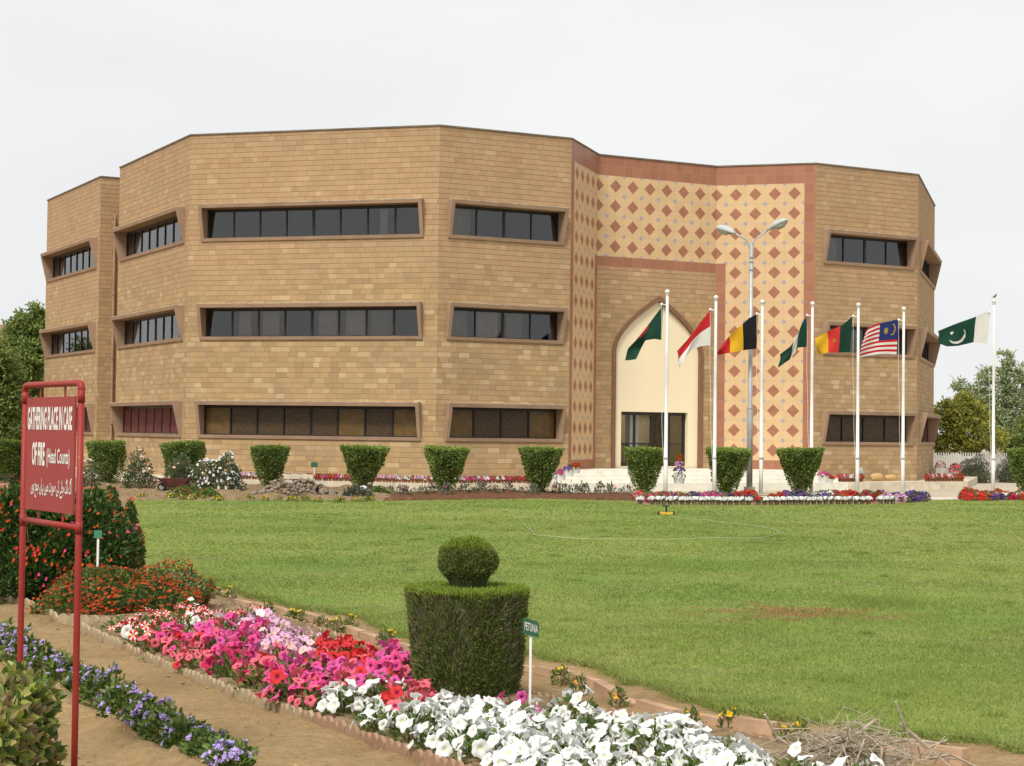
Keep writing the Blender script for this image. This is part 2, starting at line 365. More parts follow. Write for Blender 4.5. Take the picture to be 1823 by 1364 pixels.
fA, fR, fB, fC, fD, fE, fF, fG, fH, fI = Facet(0, 1), Facet(1, 2), Facet(3, 4), Facet(4, 5), Facet(5, 6), Facet(6, 7), Facet(7, 8), Facet(8, 9), Facet(9, 10), Facet(10, 11)
bld = thing('office_building', 'three storey sandstone block building with tiled entrance and pointed arch', 'building', (0, 66, 0))
BO = A3(0, 66, 0)
def bpart(mb, name, mats, parent=None, smooth=False):
    mb.V = [v-BO for v in mb.V]; return mb.build(name, mats, parent or bld, smooth)
walls = MB(); uo = 0.
wins = [(fA, .25, 8.97, 8, [('sky', 'sky', 'red')]), (fB, .25, 8.95, 8, 0), (fC, .51, 9.14, 8, 0), (fD, .37, 5.05, 4, 0), (fH, .40, 5.13, 4, 0), (fI, 1.0, 9.95, 8, 0)]
wd = {id(w[0]): w for w in wins}
for f in (fA, fR, Facet(2, 3), fB, fC, fD, fH, fI, Facet(11, 12), Facet(12, 13), Facet(13, 0)):
    if id(f) in wd:
        _, s0, s1, npan, _x = wd[id(f)]
        zs = [0.]+[z for r in ROWS for z in r]+[ZR]; ss = [0, s0, s1, f.L]
        for i in range(3):
            for j in range(len(zs)-1):
                if i == 1 and j % 2 == 1: continue
                a, b, c, d = ss[i], ss[i+1], zs[j], zs[j+1]
                walls.quad(f.p(a, c), f.p(b, c), f.p(b, d), f.p(a, d), 0, [(a+uo, c), (b+uo, c), (b+uo, d), (a+uo, d)])
    else:
        walls.quad(f.p(0, 0), f.p(f.L, 0), f.p(f.L, ZR), f.p(0, ZR), 0, [(uo, 0), (uo+f.L, 0), (uo+f.L, ZR), (uo, ZR)])
    uo += f.L+3.3
bpart(walls, 'wall', M['stone'])
rf = MB(); well = [fF.p(t, ZR-.6, o) for t, o in ((-.4, -2.4), (6., -2.4), (6., -7.2), (-.4, -7.2))]     # unseen roof opening and shaft, added to brighten the lobby
ol = [Vector((q[0], q[1], ZR-.6)) for q in P]; hl = [Vector(tuple(q)) for q in well]
tri = tessellate_polygon([ol, hl]); al = ol+hl; rf.add([tuple(q) for q in al], [list(t) for t in tri]); bpart(rf, 'roof', M['roofgrey'])
lw_ = MB()
for k in range(4):
    a, b = well[k], well[(k+1) % 4]; lw_.quad(a, b, (b[0], b[1], 3.3), (a[0], a[1], 3.3))
bpart(lw_, 'added_light_shaft', M['cream'])
cp = MB()
for i in range(len(P)):
    a, b = P[i], P[(i+1) % len(P)]; f = Facet(tuple(a), tuple(b)); f.box(cp, -.02, f.L+.0, ZR+.003, ZR+.055, -.25, .035)
bpart(cp, 'parapet_coping', M['coping'])

# tiled entrance bay: E, F, G
PV, ZT = .787, 12.1
def tilepanel(f, cells, u_of, name='tile_cladding'):
    mb = MB()
    for (t0, t1, z0, z1, mi) in cells:
        uv = [(u_of(t), (ZT-z)/PV) for t, z in ((t0, z0), (t1, z0), (t1, z1), (t0, z1))]
        f.rect(mb, t0, t1, z0, z1, 0, mi, uv)
    return bpart(mb, name, [M['tile'], M['redtile']])
pE = f_pe = fE.L/5.05; pF = fF.L/7; pG = fG.L/5.06
zb = ZB+.36; zs_ = 8.95                   # base band, top of the strip that frames the arch wall
tE = fE.L-4.5*pE; tEs = fE.L-.5*pE
tilepanel(fE, [(0, fE.L, ZT, ZR, 1), (0, tE, ZB-.6, ZT, 1), (tE, fE.L, zs_, ZT, 0), (tE, tEs, zb, zs_, 0), (tEs, fE.L, ZB-.6, zs_, 1), (tE, tEs, ZB-.6, zb, 1)], lambda t: (t-fE.L)/pE)
tilepanel(fF, [(0, fF.L, ZT, ZR, 1), (0, fF.L, zs_, ZT, 0), (0, fF.L, zs_-.39, zs_, 1)], lambda t: t/pF)
tG = 4.5*pG; tGs = .5*pG
tilepanel(fG, [(0, fG.L, ZT, ZR, 1), (tG, fG.L, ZB-.6, ZT, 1), (0, tG, zs_, ZT, 0), (tGs, tG, zb, zs_, 0), (0, tGs, ZB-.6, zs_, 1), (tGs, tG, ZB-.6, zb, 1)], lambda t: t/pG)
# stone wall of the arch with its pointed opening
CX, HW, ZSP, HA = 2.845, 1.965, 5.25, 2.06
def arch(hw, ha, n=22):
    t = np.linspace(0, 1, n); b0, b1, b2, b3 = (1-t)**3, 3*t*(1-t)**2, 3*t*t*(1-t), t**3
    x = -hw*(b0+b1+.45*b2); y = ha*(.36*b1+.73*b2+b3)
    l = [(CX+a, ZSP+c) for a, c in zip(x, y)]
    return l+[(2*CX-a, c) for a, c in l[::-1][1:]]
inner = [(CX-HW, ZB-.3)]+arch(HW, HA)+[(CX+HW, ZB-.3)]
outer = [(CX-HW-.17, ZB-.3)]+arch(HW+.17, HA+.22)+[(CX+HW+.17, ZB-.3)]
ew = MB(); ztop = zs_-.39
fF.rect(ew, 0, CX-HW-.08, ZB-.6, ZSP); fF.rect(ew, CX+HW+.08, fF.L, ZB-.6, ZSP)
mid = arch(HW+.08, HA+.1)
fF.rect(ew, 0, mid[0][0], ZSP, ztop); fF.rect(ew, mid[-1][0], fF.L, ZSP, ztop)
for (a, za), (b, zb2) in zip(mid[:-1], mid[1:]):
    ew.quad(fF.p(a, za), fF.p(b, zb2), fF.p(b, ztop), fF.p(a, ztop), 0, [(a, za), (b, zb2), (b, ztop), (a, ztop)])
bpart(ew, 'entrance_wall', M['stone'])
tm = MB()
for k in range(len(inner)-1):
    i0, i1, o0, o1 = inner[k], inner[k+1], outer[k], outer[k+1]
    tm.hexa([fF.p(*i0, -.16), fF.p(*i1, -.16), fF.p(*i0, .045), fF.p(*i1, .045), fF.p(*o0, -.16), fF.p(*o1, -.16), fF.p(*o0, .045), fF.p(*o1, .045)])
bpart(tm, 'arch_trim', M['trim'])
# cream infill with the door opening
D0, D1, DZ0, DZ1 = 1.22, 4.34, .80, 2.93
inf = MB(); OFF = -.10
fF.rect(inf, CX-HW-.02, D0, ZB-.3, ZSP, OFF); fF.rect(inf, D1, CX+HW+.02, ZB-.3, ZSP, OFF); fF.rect(inf, D0, D1, DZ1, ZSP, OFF); fF.rect(inf, D0, D1, ZB-.3, DZ0, OFF)
ar = arch(HW+.02, HA+.02); cpt = (CX, ZSP)
for (a, za), (b, zb2) in zip(ar[:-1], ar[1:]): inf.add([fF.p(*cpt, OFF), fF.p(b, zb2, OFF), fF.p(a, za, OFF)], [[0, 2, 1]])
for (t0, t1, z0, z1) in ((D0-.001, D0, DZ0, DZ1), (D1, D1+.001, DZ0, DZ1)):
    inf.quad(fF.p(t0, z0, OFF), fF.p(t0, z0, OFF-.35), fF.p(t0, z1, OFF-.35), fF.p(t0, z1, OFF))
inf.quad(fF.p(D0, DZ1, OFF), fF.p(D1, DZ1, OFF), fF.p(D1, DZ1, OFF-.35), fF.p(D0, DZ1, OFF-.35))
inf.quad(fF.p(D0, DZ0, OFF), fF.p(D1, DZ0, OFF), fF.p(D1, DZ0, OFF-.35), fF.p(D0, DZ0, OFF-.35))
bpart(inf, 'arch_infill_wall', M['cream'])
# lobby seen through the doors
lb = MB(); lz = DZ0
fF.rect(lb, D0-2, D1+2, lz, 3.3, -7.2, 0); lb.quad(fF.p(D0-2, lz, -.45), fF.p(D1+2, lz, -.45), fF.p(D1+2, lz, -7.2), fF.p(D0-2, lz, -7.2), 1)
lb.quad(fF.p(D0-2, 3.3, -.45), fF.p(D1+2, 3.3, -.45), fF.p(D1+2, 3.3, -2.4), fF.p(D0-2, 3.3, -2.4), 0)
for t in (D0-2, D1+2): lb.quad(fF.p(t, lz, -.45), fF.p(t, lz, -7.2), fF.p(t, 3.3, -7.2), fF.p(t, 3.3, -.45), 0)
fF.box(lb, D0+.85, D0+1.25, lz+.002, 3.298, -1.15, -.8, 2); fF.box(lb, D1-.45, D1-.05, lz+.002, 3.298, -2.2, -1.7, 3)
fF.box(lb, D0+.1, D0+.55, lz+.002, 2.5, -7.19, -7.1, 4); fF.box(lb, D0+1.5, D0+1.62, lz+.8, 2.5, -3.99, -3.9, 4); fF.box(lb, D1-1.25, D1-.5, lz+.002, 2.5, -7.19, -7.1, 4)
bpart(lb, 'lobby', [M['lobbywall'], M['marble'], M['white'], M['board'], M['dark']])
dr = MB(); o0, o1 = -.36, -.28
fF.box(dr, D0+.002, D0+.06, DZ0+.002, DZ1-.002, o0, o1); fF.box(dr, D1-.06, D1-.002, DZ0+.002, DZ1-.002, o0, o1); fF.box(dr, D0+.062, D1-.062, DZ1-.07, DZ1-.002, o0, o1)
dfr = bpart(dr, 'door_frame', M['alu'])
edges = [D0+.062, D0+.74, D0+1.545, D0+2.36, D1-.062]
for i in range(4):
    a, b = edges[i]+.004, edges[i+1]-.004; w = .05 if i else .04
    dl = MB(); fF.box(dl, a, a+w, DZ0+.01, DZ1-.075, -.35, -.29); fF.box(dl, b-w, b, DZ0+.01, DZ1-.075, -.35, -.29)
    for z, h in ((DZ0+.01, .14), (DZ1-.125, .05)): fF.box(dl, a+w, b-w, z, z+h, -.35, -.29)
    leaf = bpart(dl, 'door', M['alu'])
    g = MB(); fF.rect(g, a+w, b-w, DZ0+.15, DZ1-.125, -.32); bpart(g, 'glass_pane', M['doorglass'], leaf)
    h = MB(); fF.box(h, a+w+.01, b-w-.01, DZ0+.86, DZ0+.91, -.29, -.25); bpart(h, 'push_bar', M['alu'], leaf)
rl = MB()
fF.box(rl, D0+.10, D0+2.0, DZ0+.84, DZ0+.90, -.95, -.9)
for k in range(16): fF.box(rl, D0+.12+k*.12, D0+.145+k*.12, DZ0+.02, DZ0+.838, -.94, -.91)
bpart(rl, 'lobby_railing', M['alu'])

# projecting ribbon windows
T = .125
def window(f, s0, s1, z0, z1, npan, row, nm):
    dt, db, rec = .36, .05, -.34
    fr = MB()
    # hood slab, sill and two tapering cheeks, butted
    zc = z1-T; zi = z0+.12
    prof = lambda z: db+(dt-db)*(z-z0)/(z1-z0)
    fr.hexa([f.p(t, z, o) for z, oo in ((zc, prof(zc)), (z1, dt)) for o in (rec, oo) for t in (s0, s1)])
    fr.hexa([f.p(t, z, o) for z, oo in ((z0, db), (zi, prof(zi))) for o in (rec, oo) for t in (s0, s1)])
    for a, b in ((s0, s0+T), (s1-T, s1)):
        fr.hexa([f.p(t, z, o) for z in (zi, zc) for o in (rec, prof(z)) for t in (a, b)])
    tp = MB(); tp.hexa([f.p(t, z, o) for z in (z1+.003, z1+.03) for o in (.003, dt-.01) for t in (s0+.02, s1-.02)])
    w = bpart(fr, 'window', M['hood'])
    bpart(tp, 'hood_topping', M['hoodtop'], w)
    a, b = s0+T, s1-T; wp = (b-a)/npan
    mf = MB()
    f.box(mf, a, b, zi, zi+.04, -.30, -.22); f.box(mf, a, b, zc-.10, zc, -.30, -.22)
    for k in range(npan+1):
        t = a+wp*k; h = .026 if k not in (0, npan//2, npan) else .045
        f.box(mf, max(a, t-h), min(b, t+h), zi+.04, zc-.10, -.29, -.225)
    bpart(mf, 'mullion_frame', M['alu'], w)
    for k in range(npan):
        t0, t1 = a+wp*k+.028, a+wp*(k+1)-.028
        if row == 0 and nm in 'ABI': continue
        g = MB(); f.rect(g, t0, t1, zi+.04, zc-.10, -.262); bpart(g, 'glass_pane', M['groundglass' if row == 0 else 'glass'], w)
    rs = random.Random(row*31+ord(nm)*7)
    for k in range(npan):
        t0, t1 = a+wp*k+.03, a+wp*(k+1)-.03; q = MB()
        if row == 0:
            if nm in 'ABI':
                f.rect(q, t0-.01, t1+.01, zi+.035, zc-.095, -.262); bpart(q, 'shutter', M['redshade'], w)
            elif (nm, k) in (('C', 0), ('C', 5), ('C', 7), ('D', 0), ('D', 3)):
                f.rect(q, t0, t1, zi+.02, zc-.02, -.30); bpart(q, 'board', M['board'], w)
            else:
                f.rect(q, t0, t1, zi+.02, zc-.02, -.30); bpart(q, 'lattice_grille', M['lattice'], w)
        elif row == 1 and (nm, k) in (('C', 1), ('C', 2), ('C', 4), ('C', 5), ('C', 6), ('D', 0), ('D', 1), ('D', 2), ('H', 1), ('H', 2), ('I', 1), ('I', 4), ('B', 2), ('A', 5)):
            n = 14; x = np.linspace(t0+rs.random()*.2, t1-rs.random()*.35, n+1); o = -.42+.035*(np.arange(n+1) % 2)
            for i in range(n): q.quad(f.p(x[i], zi, o[i]), f.p(x[i+1], zi, o[i+1]), f.p(x[i+1], zc, o[i+1]), f.p(x[i], zc, o[i]))
            bpart(q, 'curtain', M['curtain' if rs.random() < .6 else 'curtain2'], w)
        elif row == 2 and (nm, k) in (('D', 0), ('H', 0), ('C', 6)):
            f.rect(q, t0+.35*(nm == 'C'), t1-.1-.25*(nm == 'C'), zi, zc, -.5); bpart(q, 'curtain', M['curtain2' if nm != 'C' else 'lobbywall'], w)
for nm, (f, s0, s1, npan, _x) in zip('ABCDHI', wins):
    for r, (z0, z1) in enumerate(ROWS): window(f, s0, s1, z0, z1, npan, r, nm)
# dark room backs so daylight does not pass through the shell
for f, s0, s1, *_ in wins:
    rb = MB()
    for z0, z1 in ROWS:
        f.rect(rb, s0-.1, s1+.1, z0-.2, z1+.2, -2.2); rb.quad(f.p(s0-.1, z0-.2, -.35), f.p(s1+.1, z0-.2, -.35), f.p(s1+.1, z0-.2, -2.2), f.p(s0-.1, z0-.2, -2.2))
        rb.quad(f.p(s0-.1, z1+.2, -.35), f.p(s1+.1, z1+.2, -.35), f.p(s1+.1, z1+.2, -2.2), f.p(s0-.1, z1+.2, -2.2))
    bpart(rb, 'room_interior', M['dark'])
# drain pipes in the re-entrant corner
for t, r in ((.62, .055), (.98, .05)):
    dp = MB(); q = fR.p(t, 0, .1); dp.tube([(q[0], q[1], z) for z in (.05, 4, 8, 11.1)]+[tuple(fR.p(t, 11.25, .0))], r, 8)
    for z in (2.2, 5., 7.8, 10.4): dp.lathe([(r+.005, 0), (r+.03, 0), (r+.03, .08), (r+.005, .08)], 8, (q[0], q[1], z))
    bpart(dp, 'drainpipe', M['hood'])
vr = MB(); fR.box(vr, 1.25, 1.62, 9.2, 11.15, .01, .22); bpart(vr, 'pipe_duct', M['trim'])

# porch steps: straight treads across the mouth of the recess
st = MB(); fS = Facet(tuple(P[6]), tuple(P[9]))
zz = [ZB, .575, .43, .285]; oo = [.25, .62, .99, 1.36]; ex = [.10, .42, .74, 1.06]
for k in range(4):
    zlo = -.05 if k == 3 else zz[k+1]-.02
    fS.box(st, -ex[k], fS.L+ex[k]*.6, zlo if k else -.05, zz[k], (oo[k-1] if k else -.2), oo[k])
    if k: fS.box(st, -ex[k], -ex[k-1]-.002, zlo, zz[k], -.3, oo[k-1]-.002); fS.box(st, fS.L+ex[k-1]*.6+.002, fS.L+ex[k]*.6, zlo, zz[k], -.3, oo[k-1]-.002)
inn = [fS.p(-.1, ZB-.002, -.2), fS.p(fS.L+.06, ZB-.002, -.2)]+[A3(P[i][0], P[i][1], ZB-.002) for i in (9, 8, 7, 6)]
st.poly([tuple(q) for q in inn])
bpart(st, 'entrance_steps', M['marble'])
# ------------------------------------------------------------------ ground, lawn, road, beds
def inpoly(pts, x, y):
    pts = np.array(pts, float)[:, :2]; ins = np.zeros(len(x), bool); j = len(pts)-1
    for i in range(len(pts)):
        xi, yi = pts[i]; xj, yj = pts[j]
        c = ((yi > y) != (yj > y)) & (x < (xj-xi)*(y-yi)/(yj-yi+1e-12)+xi); ins ^= c; j = i
    return ins
def pxpoly(l, z=0.): return [G(u, v, z) for u, v in l]
def spline(pts, n):
    pts = np.array(pts, float); d = np.concatenate([[0], np.cumsum(np.linalg.norm(np.diff(pts, axis=0), axis=1))])
    t = np.linspace(0, d[-1], n); out = np.stack([np.interp(t, d, pts[:, k]) for k in range(pts.shape[1])], 1)
    if n > 6:
        for _ in range(3): out[1:-1] = (out[:-2]+2*out[1:-1]+out[2:])/4
    return out
def vnoise(x, y, seed=0, octs=((.35, 1.), (.9, .5), (2.3, .28), (5.5, .15))):
    r = np.random.default_rng(seed); h = 0
    for f, a in octs:
        for _ in range(4):
            th = r.uniform(0, 2*PI); ph = r.uniform(0, 2*PI); fr = f*r.uniform(.7, 1.4)*2*PI
            h = h+a*.5*np.sin((x*math.cos(th)+y*math.sin(th))*fr+ph+1.3*np.sin(x*f*1.7+y*f*1.1+ph))
    return h
def m_dirt():
    t = NT('sandy_earth'); o = t.obj(); n1 = t.noise(.9, o, 6, .6); n2 = t.noise(14, o, 5, .65); n3 = t.noise(70, o, 3)
    c = t.ramp(n1, [(.28, (.21, .135, .062)), (.48, (.315, .215, .105)), (.62, (.36, .25, .125)), (.8, (.42, .31, .17))])
    c = t.mix(t.math('MULTIPLY', t.ramp(n2, [(.42, 0.), (.68, 1.)]), .55), c, (.19, .125, .06))
    c = t.mix(t.math('MULTIPLY', t.ramp(n3, [(.6, 0.), (.75, 1.)]), .5), c, (.46, .36, .22))
    return t.bsdf(c, .95, .1, bump=t.math('ADD', n2, t.math('MULTIPLY', n3, .4)), bstr=.8, bdist=.05)
def m_soil(name, c1, c2):
    t = NT(name); o = t.obj(); n2 = t.noise(7, o, 5, .65); n3 = t.noise(40, o, 3)
    return t.bsdf(t.mix(t.ramp(n2, [(.35, 0.), (.65, 1.)]), c1, c2), .95, .1, bump=t.math('ADD', n2, n3), bstr=.9, bdist=.05)
def grass_colour(t):
    o = t.obj(); n1 = t.noise(.16, t.scalev(o, (1, .55, 1)), 4, .6); n2 = t.noise(.7, t.scalev(o, (.7, 1.6, 1)), 4); n3 = t.noise(4, o, 3)
    c = t.ramp(n1, [(.28, (.135, .225, .048)), (.43, (.205, .290, .060)), (.58, (.265, .325, .078)), (.72, (.325, .350, .115))])
    c = t.mix(t.math('MULTIPLY', t.ramp(n2, [(.44, 0.), (.72, 1.)]), .55), c, (.30, .295, .12))
    c = t.mix(t.math('MULTIPLY', t.ramp(n3, [(.50, 0.), (.72, 1.)]), .40), c, (.115, .205, .036))
    # worn earthy patch of the lawn
    sp = t.n('ShaderNodeSeparateXYZ'); t.t.links.new(o, sp.inputs[0]); q = G(1420, 1103)
    dx = t.math('MULTIPLY', t.math('SUBTRACT', sp.outputs[0], float(q[0])), .62); dy = t.math('MULTIPLY', t.math('SUBTRACT', sp.outputs[1], float(q[1])), .75)
    rr = t.math('SQRT', t.math('ADD', t.math('POWER', dx, 2.), t.math('POWER', dy, 2.)))
    pm = t.math('MULTIPLY', t.math('SUBTRACT', t.math('ADD', .75, t.math('MULTIPLY', t.math('SUBTRACT', t.noise(2.2, o, 4), .5), 2.6)), rr), 1.5, clamp=True)
    return t.mix(t.math('MULTIPLY', pm, .95), c, (.33, .185, .085))
def m_lawn():
    t = NT('lawn_turf'); c = grass_colour(t); c = t.mix(.2, c, (.14, .16, .05), 'MIX'); n = t.noise(25, None, 4)
    return t.bsdf(c, .95, .1, bump=n, bstr=.9, bdist=.06)
def m_blade():
    t = NT('grass_blade'); c = grass_colour(t); k = t.island()
    c = t.mix(t.math('MULTIPLY', t.ramp(k, [(.55, 0.), (.9, 1.)]), .32), c, (.38, .38, .16)); c = t.mix(t.math('MULTIPLY', t.ramp(k, [(.05, 1.), (.35, 0.)]), .2), c, (.08, .155, .03))
    return t.bsdf(c, .8, .1, trans=.45)
M['dirt'] = m_dirt(); M['soil'] = m_soil('garden_soil', (.20, .135, .075), (.33, .235, .135)); M['mulch'] = m_soil('red_brown_mulch', (.11, .05, .028), (.20, .10, .055))
M['lawn'] = m_lawn(); M['blade'] = m_blade()
g = MB(); g.quad((-900, -60, -.06), (900, -60, -.06), (900, 1800, -.06), (-900, 1800, -.06)); struct('ground', g, M['dirt'])

# trodden earth path and the ground round the beds, modelled with its humps
nx, ny = 300, 420
xs = np.linspace(-9, 9, nx); ys = np.linspace(6.5, 27, ny); X, Y = np.meshgrid(xs, ys)
Z = .012*vnoise(X, Y, 3)+.006*vnoise(X*3, Y*3, 4)
pur = np.array([G(u, v)[:2] for u, v in [(-60, 1170), (75, 1220), (165, 1262), (260, 1318), (350, 1362), (470, 1420)]])
seg = spline(pur, 60); dmin = np.min(np.hypot(X[..., None]-seg[:, 0], Y[..., None]-seg[:, 1]), -1)
sgn = np.where((X-np.interp(Y, seg[::-1, 1], seg[::-1, 0])) < 0, 1., 0.)
Z = Z+.10*np.exp(-((dmin-.22)/.16)**2)*sgn*(.7+.5*vnoise(X*1.5, Y*1.5, 9))+.05*sgn*np.clip(dmin, 0, .8)+.012
fade = np.clip(np.minimum.reduce([X+9, 9-X, Y-6.5, 27-Y])/1.0, 0, 1); Z = -.055+(Z+.055)*fade
V = np.stack([X, Y, Z], -1).reshape(-1, 3); ii = np.arange(nx*ny).reshape(ny, nx)
F = np.stack([ii[:-1, :-1], ii[:-1, 1:], ii[1:, 1:], ii[1:, :-1]], -1).reshape(-1, 4)
g = MB(); g.add(V, F); struct('earth_path', g, M['dirt'], smooth=True)

gg = MB(); n = 3800; x = rng.uniform(-6, 3, n); y = rng.uniform(9, 20, n)
k = (x > -.33*y-.4) & (x < np.interp(y, [9, 11, 13.5, 16, 18.5], [1.2, -.4, -1.9, -3.2, -4.6])); x, y = x[k], y[k]
zq = Z[np.clip(((y-6.5)/20.5*(ny-1)).astype(int), 0, ny-1), np.clip(((x+9)/18*(nx-1)).astype(int), 0, nx-1)]; sz = rng.gamma(1.4, .0042, len(x))+.0025
oc = np.array([[1, 0, 0], [0, 1, 0], [-1, 0, 0], [0, -1, 0], [0, 0, .8], [0, 0, -.6]]); of = np.array([[0, 1, 4], [1, 2, 4], [2, 3, 4], [3, 0, 4], [1, 0, 5], [2, 1, 5], [3, 2, 5], [0, 3, 5]])
Vg = np.stack([x, y, zq], 1)[:, None]+(oc[None]+.3*rng.normal(size=(len(x), 6, 3)))*sz[:, None, None]
gg.add(Vg.reshape(-1, 3), (np.arange(len(x))[:, None, None]*6+of[None]).reshape(-1, 3))
struct('grit', gg, mplain('loose_grit', (.30, .21, .12), .95, .1, var=.4, sc=9), kind='stuff')
LAWN = pxpoly([(236, 894), (420, 890), (640, 894), (800, 894), (950, 890), (1122, 894), (1136, 903), (1330, 904), (1600, 902), (1665, 894), (1830, 893), (2100, 893), (2100, 1400), (1823, 1348), (1640, 1322), (1480, 1300), (1330, 1281), (1230, 1258), (1150, 1232), (1070, 1198), (950, 1171), (850, 1160), (721, 1137), (643, 1107), (540, 1088), (450, 1066), (370, 1044), (300, 1030), (225, 1005)])
LZ = .07
lp = [np.array(q) for q in LAWN]; lw = MB()
near = []
for i, q in enumerate(lp):                # wander the near edge a little
    a, b = q, lp[(i+1) % len(lp)]
    n = 14 if 12 <= i <= 26 else 2
    for k in range(n):
        p = a+(b-a)*k/n; w = .06*vnoise(np.array([p[0]*2.]), np.array([p[1]*2.]), 5)[0] if 12 < i <= 26 else 0
        near.append((p[0]+w*.4, p[1]+w, LZ))
lw.poly(near)
m = len(near)
low = [(x, y, -.05) for x, y, z in near]
lw.add(near+low, [[i, (i+1) % m, m+(i+1) % m, m+i] for i in range(m)])
struct('lawn', lw, M['lawn'])
gb = MB()
def scatter(poly, ylo, yhi, dens):
    q = np.array(poly)[:, :2]; x0, x1 = q[:, 0].min(), q[:, 0].max(); y0, y1 = max(ylo, q[:, 1].min()), min(yhi, q[:, 1].max())
    # only what the camera neighbourhood can see
    n = int((x1-x0)*(y1-y0)*dens); x = rng.uniform(x0, x1, n); y = rng.uniform(y0, y1, n)
    k = inpoly(poly, x, y) & (np.abs(x) < y*.33+1.2); return np.stack([x[k], y[k], np.full(k.sum(), LZ)], 1)
for ylo, yhi, dens, hh, ww in ((8, 15, 2800, .032, .007), (15, 20, 1700, .031, .010), (20, 28, 900, .028, .016), (28, 40, 420, .024, .03), (40, 60, 160, .022, .055)):
    q = scatter(near, ylo, yhi, dens)
    cl = vnoise(q[:, 0]*.8, q[:, 1]*.8, 12)
    hs = hh*rng.uniform(.5, 1.25, len(q))*(1+.35*np.clip(cl, -1, 1.5)); gb.blades(q, hs, ww*rng.uniform(.7, 1.3, len(q)), .65 if yhi < 21 else 1.1)
for i in range(150):                      # coarser clumps and weeds missed by the mower
    y_ = rng.uniform(12, 40); x_ = rng.uniform(-.12*y_, .31*y_); m_ = int(rng.uniform(25, 90)); c_ = rng.normal(size=(m_, 2))*rng.uniform(.03, .14)*[1.3, 1]
    q = np.stack([x_+c_[:, 0], y_+c_[:, 1], np.full(m_, LZ)], 1); q = q[inpoly(near, q[:, 0], q[:, 1])]
    if len(q): gb.blades(q, rng.uniform(.03, .065, len(q)), .006+.0005*y_, .6)
# ragged tufts along the near edge of the lawn
e = np.array(near); e = e[(e[:, 1] < 25)]; idx = rng.integers(0, len(e)-1, 9000); tt = rng.random((9000, 1)); q = e[idx]+(e[idx+1]-e[idx])*tt
ok = np.linalg.norm(e[idx+1]-e[idx], axis=1) < 2.0; q = q[ok]; q[:, :2] += rng.normal(size=(len(q), 2))*.05; q[:, 2] = rng.uniform(.0, LZ, len(q))
gb.blades(q, rng.uniform(.03, .085, len(q)), .008, .7)
# one lusher tuft by the worn patch
c0 = G(1558, 1084); q = np.array([c0[0], c0[1], LZ])+np.concatenate([rng.normal(size=(900, 2))*[.32, .45], np.zeros((900, 1))], 1); gb.blades(q, rng.uniform(.05, .11, 900), .012, .6)
struct('grass', gb, M['blade'], kind='stuff')

# paved apron round the building with its kerb face
def off_int(f, g2, o, o2=None):
    a = f.A+f.n*o; b = g2.A+g2.n*(o if o2 is None else o2); Mx = np.array([f.e, -g2.e]).T; t = np.linalg.solve(Mx, b-a); return a+f.e*t[0]
oo_ = 1.15
pl = [fA.A+fA.n*oo_-fA.e*1.5, fA.B+fA.n*oo_+fA.e*.9, fB.A+fB.n*oo_+fB.e*.4, off_int(fB, fC, oo_), off_int(fC, fD, oo_), fD.B+fD.n*oo_, fH.A+fH.n*oo_, off_int(fH, fI, oo_, 2.0), fI.B+fI.n*2.0+fI.e*1.2, P[12]+A3(3, 1), P[13]+A3(0, 3)]
pv = MB(); top = [(q[0], q[1], ZP) for q in pl]; pv.poly(top)
m = len(pl); bot = [(q[0], q[1], -.07) for q in pl]
pv.add(top+bot, [[i, m+i, m+(i+1) % m, (i+1) % m] for i in range(m)]); struct('pavement', pv, M['kerb'])
rd = MB(); rp_ = pxpoly([(520, 873), (700, 876), (900, 879), (1125, 885), (1330, 886), (1500, 886), (1655, 888), (1830, 889), (2100, 890)], -.0)
rp_ = [(q[0], q[1], -.02) for q in rp_]+[(60, 62, -.02), (60, 92, -.02), (26, 92, -.02), (22, 84, -.02), (10, 75, -.02), (-5, 68, -.02)]
rd.poly(rp_); struct('road', rd, M['road'])
wk = MB()
def strip(mb, a, b, w, z0, z1, mi=0):
    f = Facet(tuple(a[:2]), tuple(b[:2])); f.box(mb, 0, f.L, z0, z1, -w, 0, mi)
strip(wk, G(1652, 893), G(2100, 893), .35, -.05, .11); struct('lawn_kerb', wk, M['marble'])
def bed(name, l, mat, z, hump, seed):
    pts = [G(u, v) for u, v in l]; q = np.array(pts)[:, :2]; x0, y0 = q.min(0); x1, y1 = q.max(0)
    st = max(.10, (y1-y0)/160); gx = np.arange(x0-.1, x1+.1+st, st); gy = np.arange(y0-.1, y1+.1+st, st); Xb, Yb = np.meshgrid(gx, gy)
    k = inpoly(pts, Xb.ravel(), Yb.ravel()).reshape(Xb.shape)
    Zb = np.where(k, z+hump*(.6+.5*vnoise(Xb*1.4, Yb*1.4, seed)), -.09)
    ii = np.arange(Xb.size).reshape(Xb.shape)
    F = np.stack([ii[:-1, :-1], ii[:-1, 1:], ii[1:, 1:], ii[1:, :-1]], -1).reshape(-1, 4)
    kk = k.ravel()[F].any(1); mb = MB(); mb.add(np.stack([Xb, Yb, Zb], -1).reshape(-1, 3), F[kk]); struct(name, mb, mat, True)
bed('planting_bed', [(150, 895), (700, 896), (700, 872), (560, 870), (400, 866), (150, 860)], M['soil'], .03, .10, 21)
bed('mulch_bed', [(680, 896), (950, 892), (1130, 896), (1126, 884), (900, 877), (700, 880)], M['mulch'], .07, .05, 22)
bed('flag_bed', [(1128, 901), (1340, 902), (1600, 900), (1660, 893), (1640, 883), (1400, 883), (1130, 887)], M['soil'], .05, .04, 23)
bed('flag_bed', [(1712, 893), (2000, 893), (2000, 881), (1730, 881)], M['soil'], .05, .04, 24)
